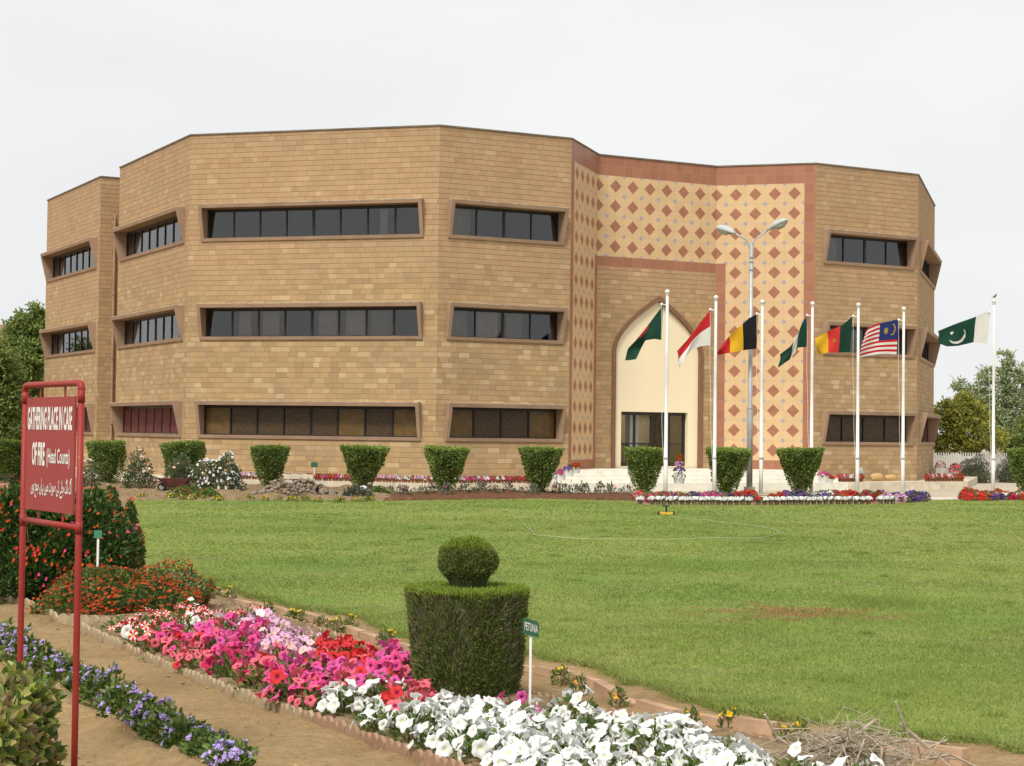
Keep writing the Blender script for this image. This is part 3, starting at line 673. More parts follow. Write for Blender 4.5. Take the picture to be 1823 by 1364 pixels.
BED = [(140, 1124), (270, 1186), (420, 1246), (560, 1294), (700, 1345), (830, 1392), (1000, 1470), (1250, 1600), (1700, 1500), (1560, 1408), (1420, 1352), (1300, 1322), (1110, 1288), (1000, 1264), (740, 1192), (600, 1142), (480, 1104), (420, 1092), (300, 1096)]
bed('flower_bed', BED, M['soil'], .05, .05, 25)
bed('shrub_bed', [(-200, 1074), (0, 1078), (70, 1092), (100, 1106), (200, 1114), (300, 1112), (415, 1100), (420, 1060), (330, 1030), (100, 1020), (-200, 1030)], M['soil'], .04, .05, 26)
# ------------------------------------------------------------------ foliage materials
GREEN = lambda k, r=1, b=1: tuple(x*k for x in (.060*r, .110, .022*b))
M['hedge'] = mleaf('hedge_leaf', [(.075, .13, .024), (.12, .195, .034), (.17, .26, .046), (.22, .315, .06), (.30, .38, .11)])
M['hedgetop'] = mleaf('hedge_sunlit_top_leaf', [(.15, .235, .035), (.21, .31, .05), (.28, .36, .07), (.36, .42, .13)])  # lighter leaves for the hedge tops, sunlight painted into the colour
M['bark'] = mplain('shrub_bark', (.24, .18, .115), .9, .1, var=.3, sc=20)
M['core'] = mplain('dark_foliage_fill', (.060, .070, .028), .95, .05, var=.3, sc=30)  # dark solid added inside foliage to block see-through, in place of inner shade
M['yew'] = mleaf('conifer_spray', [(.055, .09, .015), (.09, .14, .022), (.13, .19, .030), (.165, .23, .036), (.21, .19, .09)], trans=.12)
M['yewtop'] = mleaf('conifer_sunlit_top_spray', [(.155, .225, .026), (.205, .28, .034), (.26, .335, .045)], trans=.2)  # brighter sprays on topiary tops, high sun put into the colour
M['bushleaf'] = mleaf('bush_leaf', [(.030, .066, .016), (.048, .098, .021), (.070, .135, .027), (.105, .175, .036)])
M['leafmid'] = mleaf('bedding_leaf', [(.07, .125, .026), (.105, .18, .036), (.15, .23, .05), (.22, .28, .075)])
M['leafgrey'] = mleaf('grey_green_leaf', [(.075, .095, .062), (.105, .13, .085), (.15, .175, .12)], trans=.15)
M['roseleaf'] = mleaf('rose_leaf', [(.055, .09, .038), (.085, .125, .056), (.125, .17, .08), (.18, .22, .11)])
M['treeleaf'] = mleaf('tree_leaf', [(.12, .185, .045), (.17, .245, .058), (.225, .30, .075), (.29, .345, .10)], trans=.35)
M['yellowtree'] = mleaf('yellowing_leaf', [(.22, .25, .05), (.31, .33, .06), (.40, .40, .075), (.47, .44, .10)], trans=.35)
M['palegreen'] = mleaf('pale_tree_leaf', [(.21, .28, .13), (.29, .36, .17), (.36, .42, .22), (.44, .48, .29)], trans=.35)
M['greybush'] = mleaf('grey_bush_leaf', [(.10, .105, .075), (.145, .15, .105), (.20, .20, .15)], trans=.15)
M['croton'] = mleaf('variegated_leaf', [(.07, .125, .024), (.13, .19, .032), (.22, .29, .05), (.32, .36, .06), (.28, .20, .07), (.18, .135, .08), (.42, .38, .14)], trans=.3, spec=.5, rough=.4)
def mpetal(name, a, b, tr=.3): return mleaf(name, [a, tuple((x+y)/2 for x, y in zip(a, b)), b], trans=tr, rough=.6, spec=.2, ovar=.2)
PET = {
 'white': mpetal('white_petal', (.79, .80, .785), (.85, .86, .84)),
 'hot': mpetal('hot_pink_petal', (.72, .045, .22), (.80, .11, .32)),
 'magenta': mpetal('magenta_petal', (.66, .06, .30), (.76, .15, .42)),
 'lilac': mpetal('lilac_petal', (.72, .36, .60), (.82, .52, .72)),
 'red': mpetal('red_petal', (.58, .020, .025), (.70, .05, .045)),
 'salmon': mpetal('salmon_petal', (.72, .09, .14), (.80, .19, .24)),
 'crimson': mpetal('crimson_petal', (.42, .012, .06), (.56, .03, .12)),
 'blush': mpetal('blush_petal', (.80, .42, .46), (.86, .58, .60)),
 'purple': mpetal('purple_petal', (.13, .05, .30), (.24, .11, .45)),
 'orange': mpetal('orange_red_petal', (.48, .06, .014), (.62, .11, .02)),
 'brick': mpetal('brick_red_petal', (.36, .040, .012), (.50, .070, .018)),
 'yellow': mpetal('yellow_petal', (.74, .46, .015), (.85, .60, .03)),
 'amber': mpetal('amber_petal', (.75, .30, .02), (.85, .42, .05)),
 'lavender': mpetal('lavender_floss', (.42, .32, .64), (.60, .48, .80)),
 'peach': mpetal('peach_petal', (.82, .48, .26), (.86, .62, .38)),
 'rosepink': mpetal('pale_pink_petal', (.82, .55, .52), (.86, .70, .64)),
}
M['throat'] = mplain('flower_throat', (.50, .46, .10), .7, .2, var=.2, sc=40)
M['throatpale'] = mplain('pale_flower_throat', (.66, .70, .48), .7, .2)
M['throatdark'] = mplain('dark_flower_throat', (.22, .02, .10), .7, .2)
def sph(n):                              # random unit vectors
    v = rng.normal(size=(n, 3)); return v/np.linalg.norm(v, axis=1)[:, None]

# ---- clipped funnel hedges along the drive
def funnel_mesh(seed, rtop=.66, rbot=.15, h=1.62, n=5200, square=.0):
    mb = MB(); z = rng.random(n)**.8*h*.93+h*.07; th = rng.uniform(0, 2*PI, n)
    lump = 1+.07*np.sin(th*3+z*4+seed)+.05*np.sin(th*5-z*7+seed*2)
    prof = lambda q: rbot+(rtop-rbot)*np.clip(q/h, 0, 1)**.85
    keep = rng.random(n) < np.clip(.06+1.25*z/h, 0, 1); z, th, lump = z[keep], th[keep], lump[keep]; n = len(z); r = prof(z)*lump*(1-.25*rng.random(n)**2)
    Pq = np.stack([r*np.cos(th), r*np.sin(th), z], 1); Dq = np.stack([np.cos(th), np.sin(th), .35+0*th], 1)+.7*rng.normal(size=(n, 3))
    mb.leaves(Pq, Dq, rng.uniform(.05, .095, n), rng.uniform(.035, .06, n), 0)
    nt = n//3; th = rng.uniform(0, 2*PI, nt); r = rtop*1.0*np.sqrt(rng.random(nt))*(1+.05*np.sin(th*3+h*4+seed)); zt = h+.03*np.sin(r*9+th*2)-.02+rng.normal(size=nt)*.018
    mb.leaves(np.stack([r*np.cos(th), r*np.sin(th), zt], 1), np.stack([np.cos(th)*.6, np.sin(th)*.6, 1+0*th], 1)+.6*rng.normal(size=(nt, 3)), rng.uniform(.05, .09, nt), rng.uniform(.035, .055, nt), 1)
    ni = n//2; z = rng.random(ni)*h*.9+.1; th = rng.uniform(0, 2*PI, ni); r = prof(z)*.7*rng.random(ni)
    mb.leaves(np.stack([r*np.cos(th), r*np.sin(th), z], 1), sph(ni), .09, .06, 0)
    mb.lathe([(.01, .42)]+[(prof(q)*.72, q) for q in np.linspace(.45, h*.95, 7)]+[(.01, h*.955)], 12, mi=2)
    return mb
def stems_mb(h=.85, n=15, r0=.10, r1=.36):
    mb = MB()
    for k in range(n):
        a = 2*PI*k/n+rng.uniform(-.3, .3); mb.tube([(r0*math.cos(a)*.6, r0*math.sin(a)*.6, -.05), (r0*1.6*math.cos(a+.2), r0*1.6*math.sin(a+.2), h*.45), (r1*math.cos(a), r1*math.sin(a), h)], [.022, .017, .010], 5)
    return mb
HEDGES = [(20, 848, 57.5, 785, 46, 'square-cut funnel hedge behind the red notice board'), (190, 864, 61.5, 787, 33, 'clipped funnel hedge between the pale pink rose bushes'), (330, 868, 59, 788, 38, 'clipped hedge rising behind the peach and white rose bushes'), (480, 872, 58.2, 795, 34, 'clipped funnel hedge at the back of the stone heap beside the bench'),
 (645, 874, 57.5, 795, 41, 'clipped funnel hedge standing right of the heap of stones'), (792, 881, 57.2, 797, 39, 'clipped funnel hedge on mulch below the corner of the long facade'), (960, 883, 57.2, 798, 38, 'clipped funnel hedge on mulch just left of the entrance steps'), (1147, 884, 57.5, 799, 36, 'clipped funnel hedge in front of the glass doors'),
 (1292, 883, 58, 799, 38, 'clipped funnel hedge just left of the street lamp post'), (1427, 884, 58.5, 800, 40, 'clipped funnel hedge just right of the street lamp post'), (1826, 880, 60, 800, 32, 'clipped funnel hedge at the right end behind the last flagpole')]
fol = [funnel_mesh(k, rbot=(.38, .42, .40, .22, .16, .15, .13, .22, .24, .13, .2)[k], n=int(rng.uniform(4300, 6000))).mesh('foliage', [M['hedge'], M['hedgetop'], M['core']]) for k in range(11)]
stm = stems_mb().mesh('stems', M['bark'])
for k, (u, v, Yd, vt, hw, lab) in enumerate(HEDGES):
    q = D(u, v, Yd); top = D(u, vt, Yd); h = top[2]-max(0., q[2]); zb_ = max(0., q[2])
    t = thing('clipped_hedge', lab, 'hedge', (q[0], Yd, zb_), rng.uniform(0, 6), 'clipped funnel hedges along the drive')
    s = hw/FPX*Yd/.66
    t.scale = (s, s, (h-.02)/1.62)
    t.rotation_euler = (rng.normal()*.03, rng.normal()*.03, t.rotation_euler[2]); link_mesh('foliage', fol[k], t); link_mesh('stems', stm, t)

# ---- the big topiary by the flower bed: tapered drum with a ball on it
TQ = G(830, 1256)
tp = thing('topiary', 'dark clipped conifer shaped as a tapered drum with a ball on top', 'topiary', TQ)
def zY(v, Y, u=838): return D(u, v, Y)[2]
ht = zY(1046, TQ[1]); rt = 107/FPX*TQ[1]; rbm = .76*rt
def spray(mb, Pq, Nq, n, mi, L=(.025, .05), w=(.005, .009)):
    d = Nq*.55+np.array([0, 0, .8])+.45*rng.normal(size=Nq.shape); mb.leaves(Pq, d, rng.uniform(*L, n), rng.uniform(*w, n), mi, fold=.03)
db = MB(); n = 46000; z = rng.random(n)*ht; th = rng.uniform(0, 2*PI, n)
rz_ = lambda z: rbm+(rt-rbm)*(z/ht)**.8
lump = 1+.018*np.sin(th*7+z*5)+.015*np.sin(th*13-z*9)+.025*np.sin(th*4+z*2)+.03*vnoise(th*1.3, z*2.2, 77)
r = rz_(z)*lump-np.abs(rng.normal(size=n))*.022
hole = vnoise(th*2.2, z*3.2, 31); r = r-np.where(hole > .42, .085*rng.random(n), 0)
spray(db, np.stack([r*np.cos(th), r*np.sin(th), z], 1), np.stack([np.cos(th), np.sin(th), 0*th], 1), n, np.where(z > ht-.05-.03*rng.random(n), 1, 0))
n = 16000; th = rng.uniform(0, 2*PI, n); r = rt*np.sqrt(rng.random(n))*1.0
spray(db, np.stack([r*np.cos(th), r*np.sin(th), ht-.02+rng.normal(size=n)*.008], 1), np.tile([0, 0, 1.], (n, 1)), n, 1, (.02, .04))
n = 2600; th = rng.uniform(0, 2*PI, n); z = rng.random(n)*ht*.95; r = rz_(z)*.985
db.leaves(np.stack([r*np.cos(th), r*np.sin(th), z], 1), np.stack([.2*np.cos(th), .2*np.sin(th), .9+0*th], 1)+.4*rng.normal(size=(n, 3)), rng.uniform(.05, .12, n), .004, 3, fold=0)
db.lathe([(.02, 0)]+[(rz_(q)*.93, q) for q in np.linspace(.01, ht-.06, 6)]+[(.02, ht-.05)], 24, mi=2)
db.build('drum', [M['yew'], M['yewtop'], M['core'], mplain('dry_twig', (.17, .14, .10), .9, .1)], tp)
bb = MB(); rb_ = 52/FPX*TQ[1]; zc_ = zY(1000, TQ[1]); n = 15000; v = sph(n)
ballr = lambda v: np.where(v[:, 2] < 0, rb_*(1-.42*np.clip(-v[:, 2]-.25, 0, 1)), rb_)
rr = ballr(v)*(1+.035*vnoise(v[:, 0]*1.3, v[:, 2]*1.3+v[:, 1], 78)+.03*np.sin(v[:, 0]*9+v[:, 2]*7))-np.abs(rng.normal(size=n))*.014
pb = v*rr[:, None]*[1, 1, .78]; pb[:, 2] = np.where(v[:, 2] < 0, pb[:, 2]*1.32, pb[:, 2])
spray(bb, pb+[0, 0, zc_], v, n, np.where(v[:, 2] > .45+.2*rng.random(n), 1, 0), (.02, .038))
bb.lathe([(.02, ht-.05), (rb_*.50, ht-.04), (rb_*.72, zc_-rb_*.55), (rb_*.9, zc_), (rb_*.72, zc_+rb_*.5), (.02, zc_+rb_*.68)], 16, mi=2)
bb.build('ball', [M['yew'], M['yewtop'], M['core']], tp)
tk = MB(); tk.tube([(0, 0, -.1), (.01, 0, .2), (0, 0, ht)], [.05, .045, .03], 7); tk.build('trunk', M['bark'], tp)
# ------------------------------------------------------------------ petunias
def blossom(kind, R=.043, striped=None, throat='throat'):
    """five-lobed trumpet with a ruffled, unevenly folded rim"""
    mb = MB(); n = 25; th = np.arange(n)*2*PI/n; a, b, c = rng.uniform(0, 6.28, 3)
    lob = 1+.085*np.cos(5*th)-.05*np.cos(10*th)+.05*np.cos(th+a); ring = lambda r, z: np.stack([r*np.cos(th), r*np.sin(th), z+0*th], 1)
    fold = R*(.13*np.cos(2*th+b)+.09*np.sin(5*th+c)+.08*np.cos(3*th+a)); tilt = -.10*R
    V = np.concatenate([[[0, 0, -.5*R]], ring(.10*R, -.36*R), ring(.27*R, -.14*R), ring(.72*R, .02*R+.30*fold), ring(R*lob, tilt+fold), ring(.10*R, -.95*R)])
    F = [[0, 1+k, 1+(k+1) % n] for k in range(n)]; mi = [1]*n
    for r_ in range(3):
        p, q = 1+r_*n, 1+(r_+1)*n
        for k in range(n): F.append([p+k, p+(k+1) % n, q+(k+1) % n, q+k][::-1]); mi.append(1 if r_ == 0 else 2 if striped and (k % 5) in (1, 2) else 0)
    for k in range(n): F.append([1+n+k, 1+n+(k+1) % n, 1+4*n+(k+1) % n, 1+4*n+k]); mi.append(0)
    return mb.add(V, F, np.array(mi)).mesh('blossom', [PET[kind], M[throat], PET[striped or kind]], True)
BL = {k: [blossom(k, .044*s, None, 'throatpale' if k == 'white' else 'throat' if k in ('lilac', 'blush') else 'throatdark') for s in (.82, .95, 1., 1.1, 1.15)] for k in ('white', 'hot', 'magenta', 'lilac', 'red', 'salmon', 'crimson', 'blush')}
BL['striped'] = [blossom('red', .042*s, 'white') for s in (.85, 1., 1.1)]
def mound(seed, R=.17, h=.17, n=150):
    mb = MB(); v = sph(n); v[:, 2] = np.abs(v[:, 2]); r = rng.uniform(.55, 1., n)[:, None]
    mb.oval(v*r*[R, R, h]+[0, 0, .005], v+[0, 0, .3]+.6*rng.normal(size=(n, 3)), rng.uniform(.028, .055, n), rng.uniform(.016, .026, n), 0)
    for k in range(8):
        a = rng.uniform(0, 2*PI); mb.tube([(0, 0, -.04), (R*.4*math.cos(a), R*.4*math.sin(a), h*.5), (R*.8*math.cos(a), R*.8*math.sin(a), h*.8)], .004, 4, 0)
    return mb
moundm = [mound(k).mesh('foliage', M['leafmid']) for k in range(4)]
SEEDS = [  # photo position of a patch of colour -> palette
 (195, 1110, 'striped'), (240, 1112, 'striped'), (300, 1098, 'striped'), (330, 1085, 'striped'), (235, 1140, 'striped'), (400, 1085, 'striped'), (450, 1100, 'striped'),
 (270, 1145, 'salmon'), (300, 1160, 'salmon'), (330, 1180, 'crimson'), (320, 1150, 'salmon'), (350, 1140, 'hot'), (380, 1160, 'hot'), (420, 1150, 'hot'), (450, 1130, 'hot'), (460, 1165, 'magenta'), (490, 1180, 'magenta'),
 (400, 1200, 'salmon'), (440, 1215, 'salmon'), (470, 1225, 'salmon'), (520, 1230, 'salmon'), (500, 1130, 'lilac'), (515, 1120, 'lilac'), (545, 1130, 'lilac'), (562, 1142, 'lilac'), (510, 1150, 'lilac'), (535, 1160, 'lilac'), (575, 1152, 'red'), (630, 1158, 'red'), (655, 1178, 'red'), (620, 1180, 'red'), (588, 1180, 'red'), (430, 1190, 'salmon'), (500, 1215, 'hot'), (540, 1222, 'salmon'), (585, 1225, 'salmon'), (470, 1200, 'crimson'), (380, 1180, 'crimson'), (530, 1140, 'lilac'), (555, 1150, 'lilac'), (570, 1170, 'magenta'), (540, 1172, 'blush'), (520, 1195, 'hot'),
 (590, 1140, 'red'), (615, 1150, 'red'), (640, 1170, 'red'), (600, 1165, 'red'), (610, 1200, 'magenta'), (570, 1215, 'hot'), (660, 1200, 'hot'), (640, 1230, 'magenta'), (560, 1240, 'salmon'), (600, 1235, 'hot'),
 (680, 1160, 'hot'), (710, 1175, 'hot'), (735, 1185, 'magenta'), (700, 1210, 'red'), (725, 1210, 'red'), (690, 1245, 'salmon'), (720, 1265, 'salmon'), (940, 1250, 'magenta'), (950, 1245, 'hot'),
 (480, 1260, 'salmon'), (520, 1265, 'hot'), (620, 1262, 'white'), (562, 1268, 'white'), (600, 1250, 'white'), (650, 1242, 'white'), (690, 1285, 'white'), (660, 1270, 'white'), (600, 1290, 'white'), (700, 1300, 'white'), (780, 1280, 'white'), (900, 1290, 'white'), (1000, 1290, 'white'), (1000, 1266, 'white'), (1060, 1276, 'white'), (1150, 1292, 'white'), (1225, 1308, 'white'), (880, 1282, 'white'), (760, 1262, 'white'), (1100, 1300, 'white'), (1200, 1340, 'white'), (800, 1400, 'white'), (1000, 1400, 'white'), (1300, 1360, 'white'), (1400, 1400, 'white'), (1100, 1500, 'white'), (1350, 1500, 'white')]
PALS = {'striped': [('striped', .85), ('white', .15)], 'salmon': [('salmon', .7), ('red', .15), ('hot', .15)], 'crimson': [('crimson', .8), ('hot', .2)], 'hot': [('hot', .7), ('magenta', .2), ('salmon', .1)], 'magenta': [('magenta', .75), ('hot', .25)], 'lilac': [('lilac', .8), ('blush', .2)], 'blush': [('blush', .8), ('salmon', .2)], 'red': [('red', .9), ('salmon', .1)], 'white': [('white', 1.)]}
CNAME = {'striped': 'red and white striped', 'salmon': 'salmon pink', 'crimson': 'crimson', 'hot': 'hot pink', 'magenta': 'magenta', 'lilac': 'pale lilac', 'blush': 'blush pink', 'red': 'scarlet red', 'white': 'white'}
WHERE = {'striped': 'at the far tip of the curved bed', 'salmon': 'along the path side of the curved bed', 'crimson': 'close to the edging tiles of the bed', 'hot': 'in the middle of the curved bed', 'magenta': 'among hot pink ones in the bed', 'lilac': 'on the lawn side of the bed', 'blush': 'below the lilac patch in the bed', 'red': 'left of the big conifer topiary', 'white': 'in the nearest part of the bed'}
sw = np.array([G(u, v, .18)[:2] for u, v, c in SEEDS])
bp = np.array([G(u, v)[:2] for u, v in BED]); x0, y0 = bp.min(0); x1, y1 = bp.max(0)
cand = np.stack([rng.uniform(x0, x1, 30000), rng.uniform(y0, y1, 30000)], 1); cand = cand[inpoly(bp, cand[:, 0], cand[:, 1])]
edge = spline(np.vstack([bp, bp[:1]]), 400)
cand = cand[np.min(np.hypot(cand[:, None, 0]-edge[None, :, 0], cand[:, None, 1]-edge[None, :, 1]), 1) > .12] if len(cand) < 20000 else cand
cand = cand[(np.hypot(cand[:, 0]-TQ[0], cand[:, 1]-TQ[1]) > .58) & (cand[:, 1] > 9.6) & (cand[:, 0] < cand[:, 1]*.30+.6)]
tw0 = G(1530, 1395)
SKY_ = np.array([(100, 1100), (175, 1090), (250, 1080), (330, 1074), (400, 1072), (470, 1082), (500, 1108), (560, 1124), (600, 1122), (650, 1143), (700, 1147), (740, 1168), (745, 1222), (925, 1226), (1000, 1230), (1100, 1241), (1200, 1260), (1300, 1286), (1400, 1312), (1440, 1338), (1700, 1400)], float)
def pxof(p):
    d = np.array(p)-EYE; z = d@cF; return W0/2+FPX*(d@cX)/z, H0/2-FPX*(d@cU)/z
far = spline([G(u, v)[:2] for u, v in BED[9:19]], 120)
cand = cand[np.min(np.hypot(cand[:, None, 0]-far[None, :, 0], cand[:, None, 1]-far[None, :, 1]), 1) > np.where(cand[:, 1] > 17.2, .10, .30)]
kept = []
for q in cand:
    pu, pv_ = pxof((q[0], q[1], .29))
    if pv_ < np.interp(pu, SKY_[:, 0], SKY_[:, 1]): continue
    if all((q[0]-p[0])**2+(q[1]-p[1])**2 > .245**2 for p in kept) and np.hypot(q[0]-tw0[0], (q[1]-tw0[1])*.8) > .62: kept.append(q)
for q in kept:
    d = np.hypot(sw[:, 0]-q[0], sw[:, 1]-q[1]); kind = SEEDS[int(np.argmin(d+rng.uniform(0, .12, len(d))))][2]
    gap = vnoise(np.array([q[0]*1.1]), np.array([q[1]*1.1]), 40)[0]
    t = thing('petunia', CNAME[kind]+' petunia plant in flower '+WHERE[kind], 'plant', (q[0], q[1], .055), rng.uniform(0, 6.28), CNAME[kind]+' petunias of the curving bed')
    s = rng.uniform(.85, 1.2); t.scale = (s, s, s*rng.uniform(.9, 1.15))
    link_mesh('foliage', moundm[rng.integers(4)], t)
    nb = int(rng.integers(13, 20) if gap < .6 else rng.integers(6, 10))
    if kind == 'striped': nb = int(nb*.75)
    pk = PALS[kind]; v0 = []
    tries = 0
    while len(v0) < nb and tries < 120:
        tries += 1
        v = sph(1)[0]; v[2] = abs(v[2])*.9+.12; v /= np.linalg.norm(v)
        if v[2] > .22 and all(np.linalg.norm(v-w) > .31 for w in v0): v0.append(v)
    for v in v0:
        c = pk[rng.choice(len(pk), p=np.array([a[1] for a in pk]))][0]
        b = link_mesh('blossom', BL[c][rng.integers(len(BL[c]))], t)
        rr = rng.uniform(.92, 1.25); b.location = tuple(v*rr*[.175, .175, .185]+[0, 0, .012])
        nrm = v+.45*rng.normal(size=3)+[0, -.2, .15]
        b.rotation_euler = Vector(tuple(nrm)).to_track_quat('Z', 'Y').to_euler(); sc = rng.uniform(.85, 1.12)
        b.scale = (sc, sc, sc)

# ---- scalloped edging tiles
M['edging'] = mplain('sandy_cement_edging', (.36, .28, .175), .95, .1, var=.3, sc=7, bstr=.5)
M['edging2'] = mplain('pinkish_cement_edging', (.33, .205, .135), .95, .1, var=.3, sc=7, bstr=.5)
def scallop(w, h, th=.028, n=9):
    mb = MB(); x = np.linspace(-w/2, w/2, n); top = h*(.66+.34*np.cos(x/w*PI*2*.5)**1.2) if True else 0
    f = [(a, -th/2, t) for a, t in zip(x, top)]; V = f+[(a, th/2, t) for a, _, t in f]+[(a, -th/2, -.06) for a in x]+[(a, th/2, -.06) for a in x]
    F = []
    for k in range(n-1):
        F += [[k, k+1, n+k+1, n+k], [2*n+k, 2*n+k+1, k+1, k], [n+k, n+k+1, 3*n+k+1, 3*n+k]]
    F += [[0, n, 3*n, 2*n], [n-1, 3*n-1, 4*n-1, 2*n-1]]
    return mb.add(V, F)
scm = [scallop(.098, .105).mesh('edging_tile', M['edging']), scallop(.098, .105).mesh('edging_tile', M['edging2']), scallop(.135, .125, .03).mesh('edging_tile', M['edging'])]
def edging(path, w, meshes, label, group, pinkfrom=None):
    pts = spline([G(u, v)[:2] for u, v in path], 200); d = np.concatenate([[0], np.cumsum(np.linalg.norm(np.diff(pts, axis=0), axis=1))])
    k = 0; s = w/2
    while s < d[-1]:
        p = A3(np.interp(s, d, pts[:, 0]), np.interp(s, d, pts[:, 1])); p2 = A3(np.interp(s+.05, d, pts[:, 0]), np.interp(s+.05, d, pts[:, 1])); e = p2-p
        if p[1] > 9.8:
            me = meshes[1] if (len(meshes) > 1 and ((pinkfrom and p[1] < pinkfrom) or rng.random() < .1)) else meshes[0]
            o = link_mesh('edging_tile', me); o.location = (p[0], p[1], rng.uniform(-.014, .008)); o.rotation_euler = (rng.normal()*.05, rng.normal()*.035, math.atan2(e[1], e[0])+rng.normal()*.04)
            tag(o, label, 'edging', group)
        s += w+.004; k += 1
edging(BED[:6]+[(960, 1450)], .098, scm[:2], 'small round-topped edging tile between the earth path and the petunias', 'edging tiles along the path', 12.3)
edging([(1440, 1358), (1300, 1326), (1110, 1291), (1000, 1267), (740, 1194), (600, 1144), (480, 1106), (430, 1093)], .098, [scm[1], scm[0]], 'small round-topped edging tile on the lawn side of the petunias', 'edging tiles on the lawn side')
edging([(-40, 1074), (0, 1079), (45, 1083), (72, 1096), (102, 1112), (200, 1119), (300, 1117), (410, 1104)], .135, scm[2:], 'wavy cement edging tile round the foot of the orange-red flowers', 'edging tiles round the shrub bed')

# ---- low kerb of pinkish stones between the lawn and the bed
M['kerbstone'] = mplain('pinkish_kerb_stone', (.36, .235, .15), .95, .1, var=.3, sc=4, bstr=.5)
kp = spline([G(u, v)[:2] for u, v in [(345, 1052), (440, 1078), (560, 1108), (640, 1133), (740, 1166), (850, 1190), (960, 1203), (1060, 1228), (1120, 1258), (1230, 1287), (1330, 1305), (1480, 1330), (1640, 1352), (1830, 1385)]], 300)
d = np.concatenate([[0], np.cumsum(np.linalg.norm(np.diff(kp, axis=0), axis=1))]); s = 0
while s < d[-1]-.5:
    ln = rng.uniform(.42, .62); a = A3(np.interp(s, d, kp[:, 0]), np.interp(s, d, kp[:, 1])); b = A3(np.interp(s+ln, d, kp[:, 0]), np.interp(s+ln, d, kp[:, 1]))
    q = G(0, 0) if False else a
    mb = MB(); hz = rng.uniform(.055, .10); L = float(np.hypot(*(b-a)))
    V = [(x, y*(1 if z < 0 else .82), z) for z in (-.06, hz) for y in (-.055, .055) for x in (0, L-.006)]
    mb.hexa(V); o = mb.build('kerb_stone', M['kerbstone']); o.location = (a[0], a[1], rng.uniform(-.02, .01)); o.rotation_euler = (rng.normal()*.03, rng.normal()*.02, math.atan2(*(b-a)[::-1])+rng.normal()*.01)
    tag(o, 'half-buried pinkish kerb stone between the lawn edge and the flower bed', 'kerb stone', 'kerb stones along the lawn edge'); s += ln+.012

# ------------------------------------------------------------------ generic flowering plants
def flowers_on(mb, Pq, N, R, mi, n=5):
    # small five-petalled heads facing N
    for k in range(n):
        a = 2*PI*k/n+rng.uniform(0, 6.28); up = np.where(np.abs(N[:, 2:3]) < .9, [[0, 0, 1.]], [[1., 0, 0]]); X = np.cross(N, up); X /= np.linalg.norm(X, axis=1)[:, None]; Y = np.cross(N, X)
        mb.leaves(Pq, X*math.cos(a)+Y*math.sin(a)+.35*N, R, R*.9 if np.isscalar(R) else R*.9, mi, fold=.05, up=N*2)
def bush(name, label, cat, loc, rx, ry, h, nleaf, leafm, L, w, fl, group=None, bumps=(), stems=8, tall=0, core=True, seed=0, fcluster=1, flow=None):
    """rounded bush: foliage, stems and one blossoms part per colour; fl = [(petal, count, size, zmin)]"""
    t = thing(name, label, cat, loc, 0, group)
    mb = MB(); v = sph(nleaf); v[:, 2] = np.where(v[:, 2] < -.1, -v[:, 2], v[:, 2])
    def surf(v):
        k = 1+.10*np.sin(v[:, 0]*5+seed)+.08*np.sin(v[:, 1]*6+v[:, 2]*5+seed*2)+.07*np.sin(v[:, 0]*9-v[:, 2]*8+seed)
        for (bx, by, bz, amp, wd) in bumps:
            dd = np.linalg.norm(v-np.array([bx, by, bz])/np.linalg.norm([bx, by, bz]), axis=1); k = k+amp*np.exp(-(dd/wd)**2)
        return v*k[:, None]*[rx, ry, h]
    r = 1-.45*rng.random(nleaf)**2.2
    (mb.oval if loc[1] < 22 else mb.leaves)(surf(v)*r[:, None]+[0, 0, .02], v+[0, 0, .25]+.7*rng.normal(size=(nleaf, 3)), rng.uniform(L*.7, L*1.3, nleaf), rng.uniform(w*.7, w*1.3, nleaf), 0)
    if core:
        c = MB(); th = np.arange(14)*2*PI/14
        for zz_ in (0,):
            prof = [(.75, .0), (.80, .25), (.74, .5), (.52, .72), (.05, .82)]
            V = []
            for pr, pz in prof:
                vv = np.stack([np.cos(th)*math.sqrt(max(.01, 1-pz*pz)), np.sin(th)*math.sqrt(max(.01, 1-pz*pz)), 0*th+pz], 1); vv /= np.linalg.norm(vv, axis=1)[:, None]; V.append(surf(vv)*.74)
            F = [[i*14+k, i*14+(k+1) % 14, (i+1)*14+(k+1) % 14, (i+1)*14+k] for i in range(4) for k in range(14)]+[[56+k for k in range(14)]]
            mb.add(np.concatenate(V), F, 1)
    mb.build('foliage', [leafm, M['core']], t)
    if stems:
        sb = MB()
        for k in range(stems):
            a = rng.uniform(0, 6.28); q = rng.uniform(.4, .9); sb.tube([(.05*rx*math.cos(a), .05*ry*math.sin(a), -.05), (q*.5*rx*math.cos(a), q*.5*ry*math.sin(a), h*.4), (q*rx*math.cos(a), q*ry*math.sin(a), h*(.75 if not tall else 1.0))], [.02*rx+.004, .012*rx+.003, .005], 5)
        sb.build('stems', M['bark'], t)
    for pet, cnt, size, zmin in fl:
        fb = MB(); m = cnt*6; v = sph(m); v[:, 2] = np.where(v[:, 2] < -.05, -v[:, 2], v[:, 2]); v = v[v[:, 2] > zmin][:cnt]
        if fcluster > 1:
            v = np.repeat(v, fcluster, 0)+rng.normal(size=(len(v)*fcluster, 3))*.06; v /= np.linalg.norm(v, axis=1)[:, None]
        q = surf(v)*rng.uniform(.98, 1.06, (len(v), 1))+[0, 0, .03]
        N = v+[0, -.15, .35]+.3*rng.normal(size=v.shape); N /= np.linalg.norm(N, axis=1)[:, None]
        flowers_on(fb, q, N, size, 0); fb.build('blossoms', PET[pet], t)
    return t
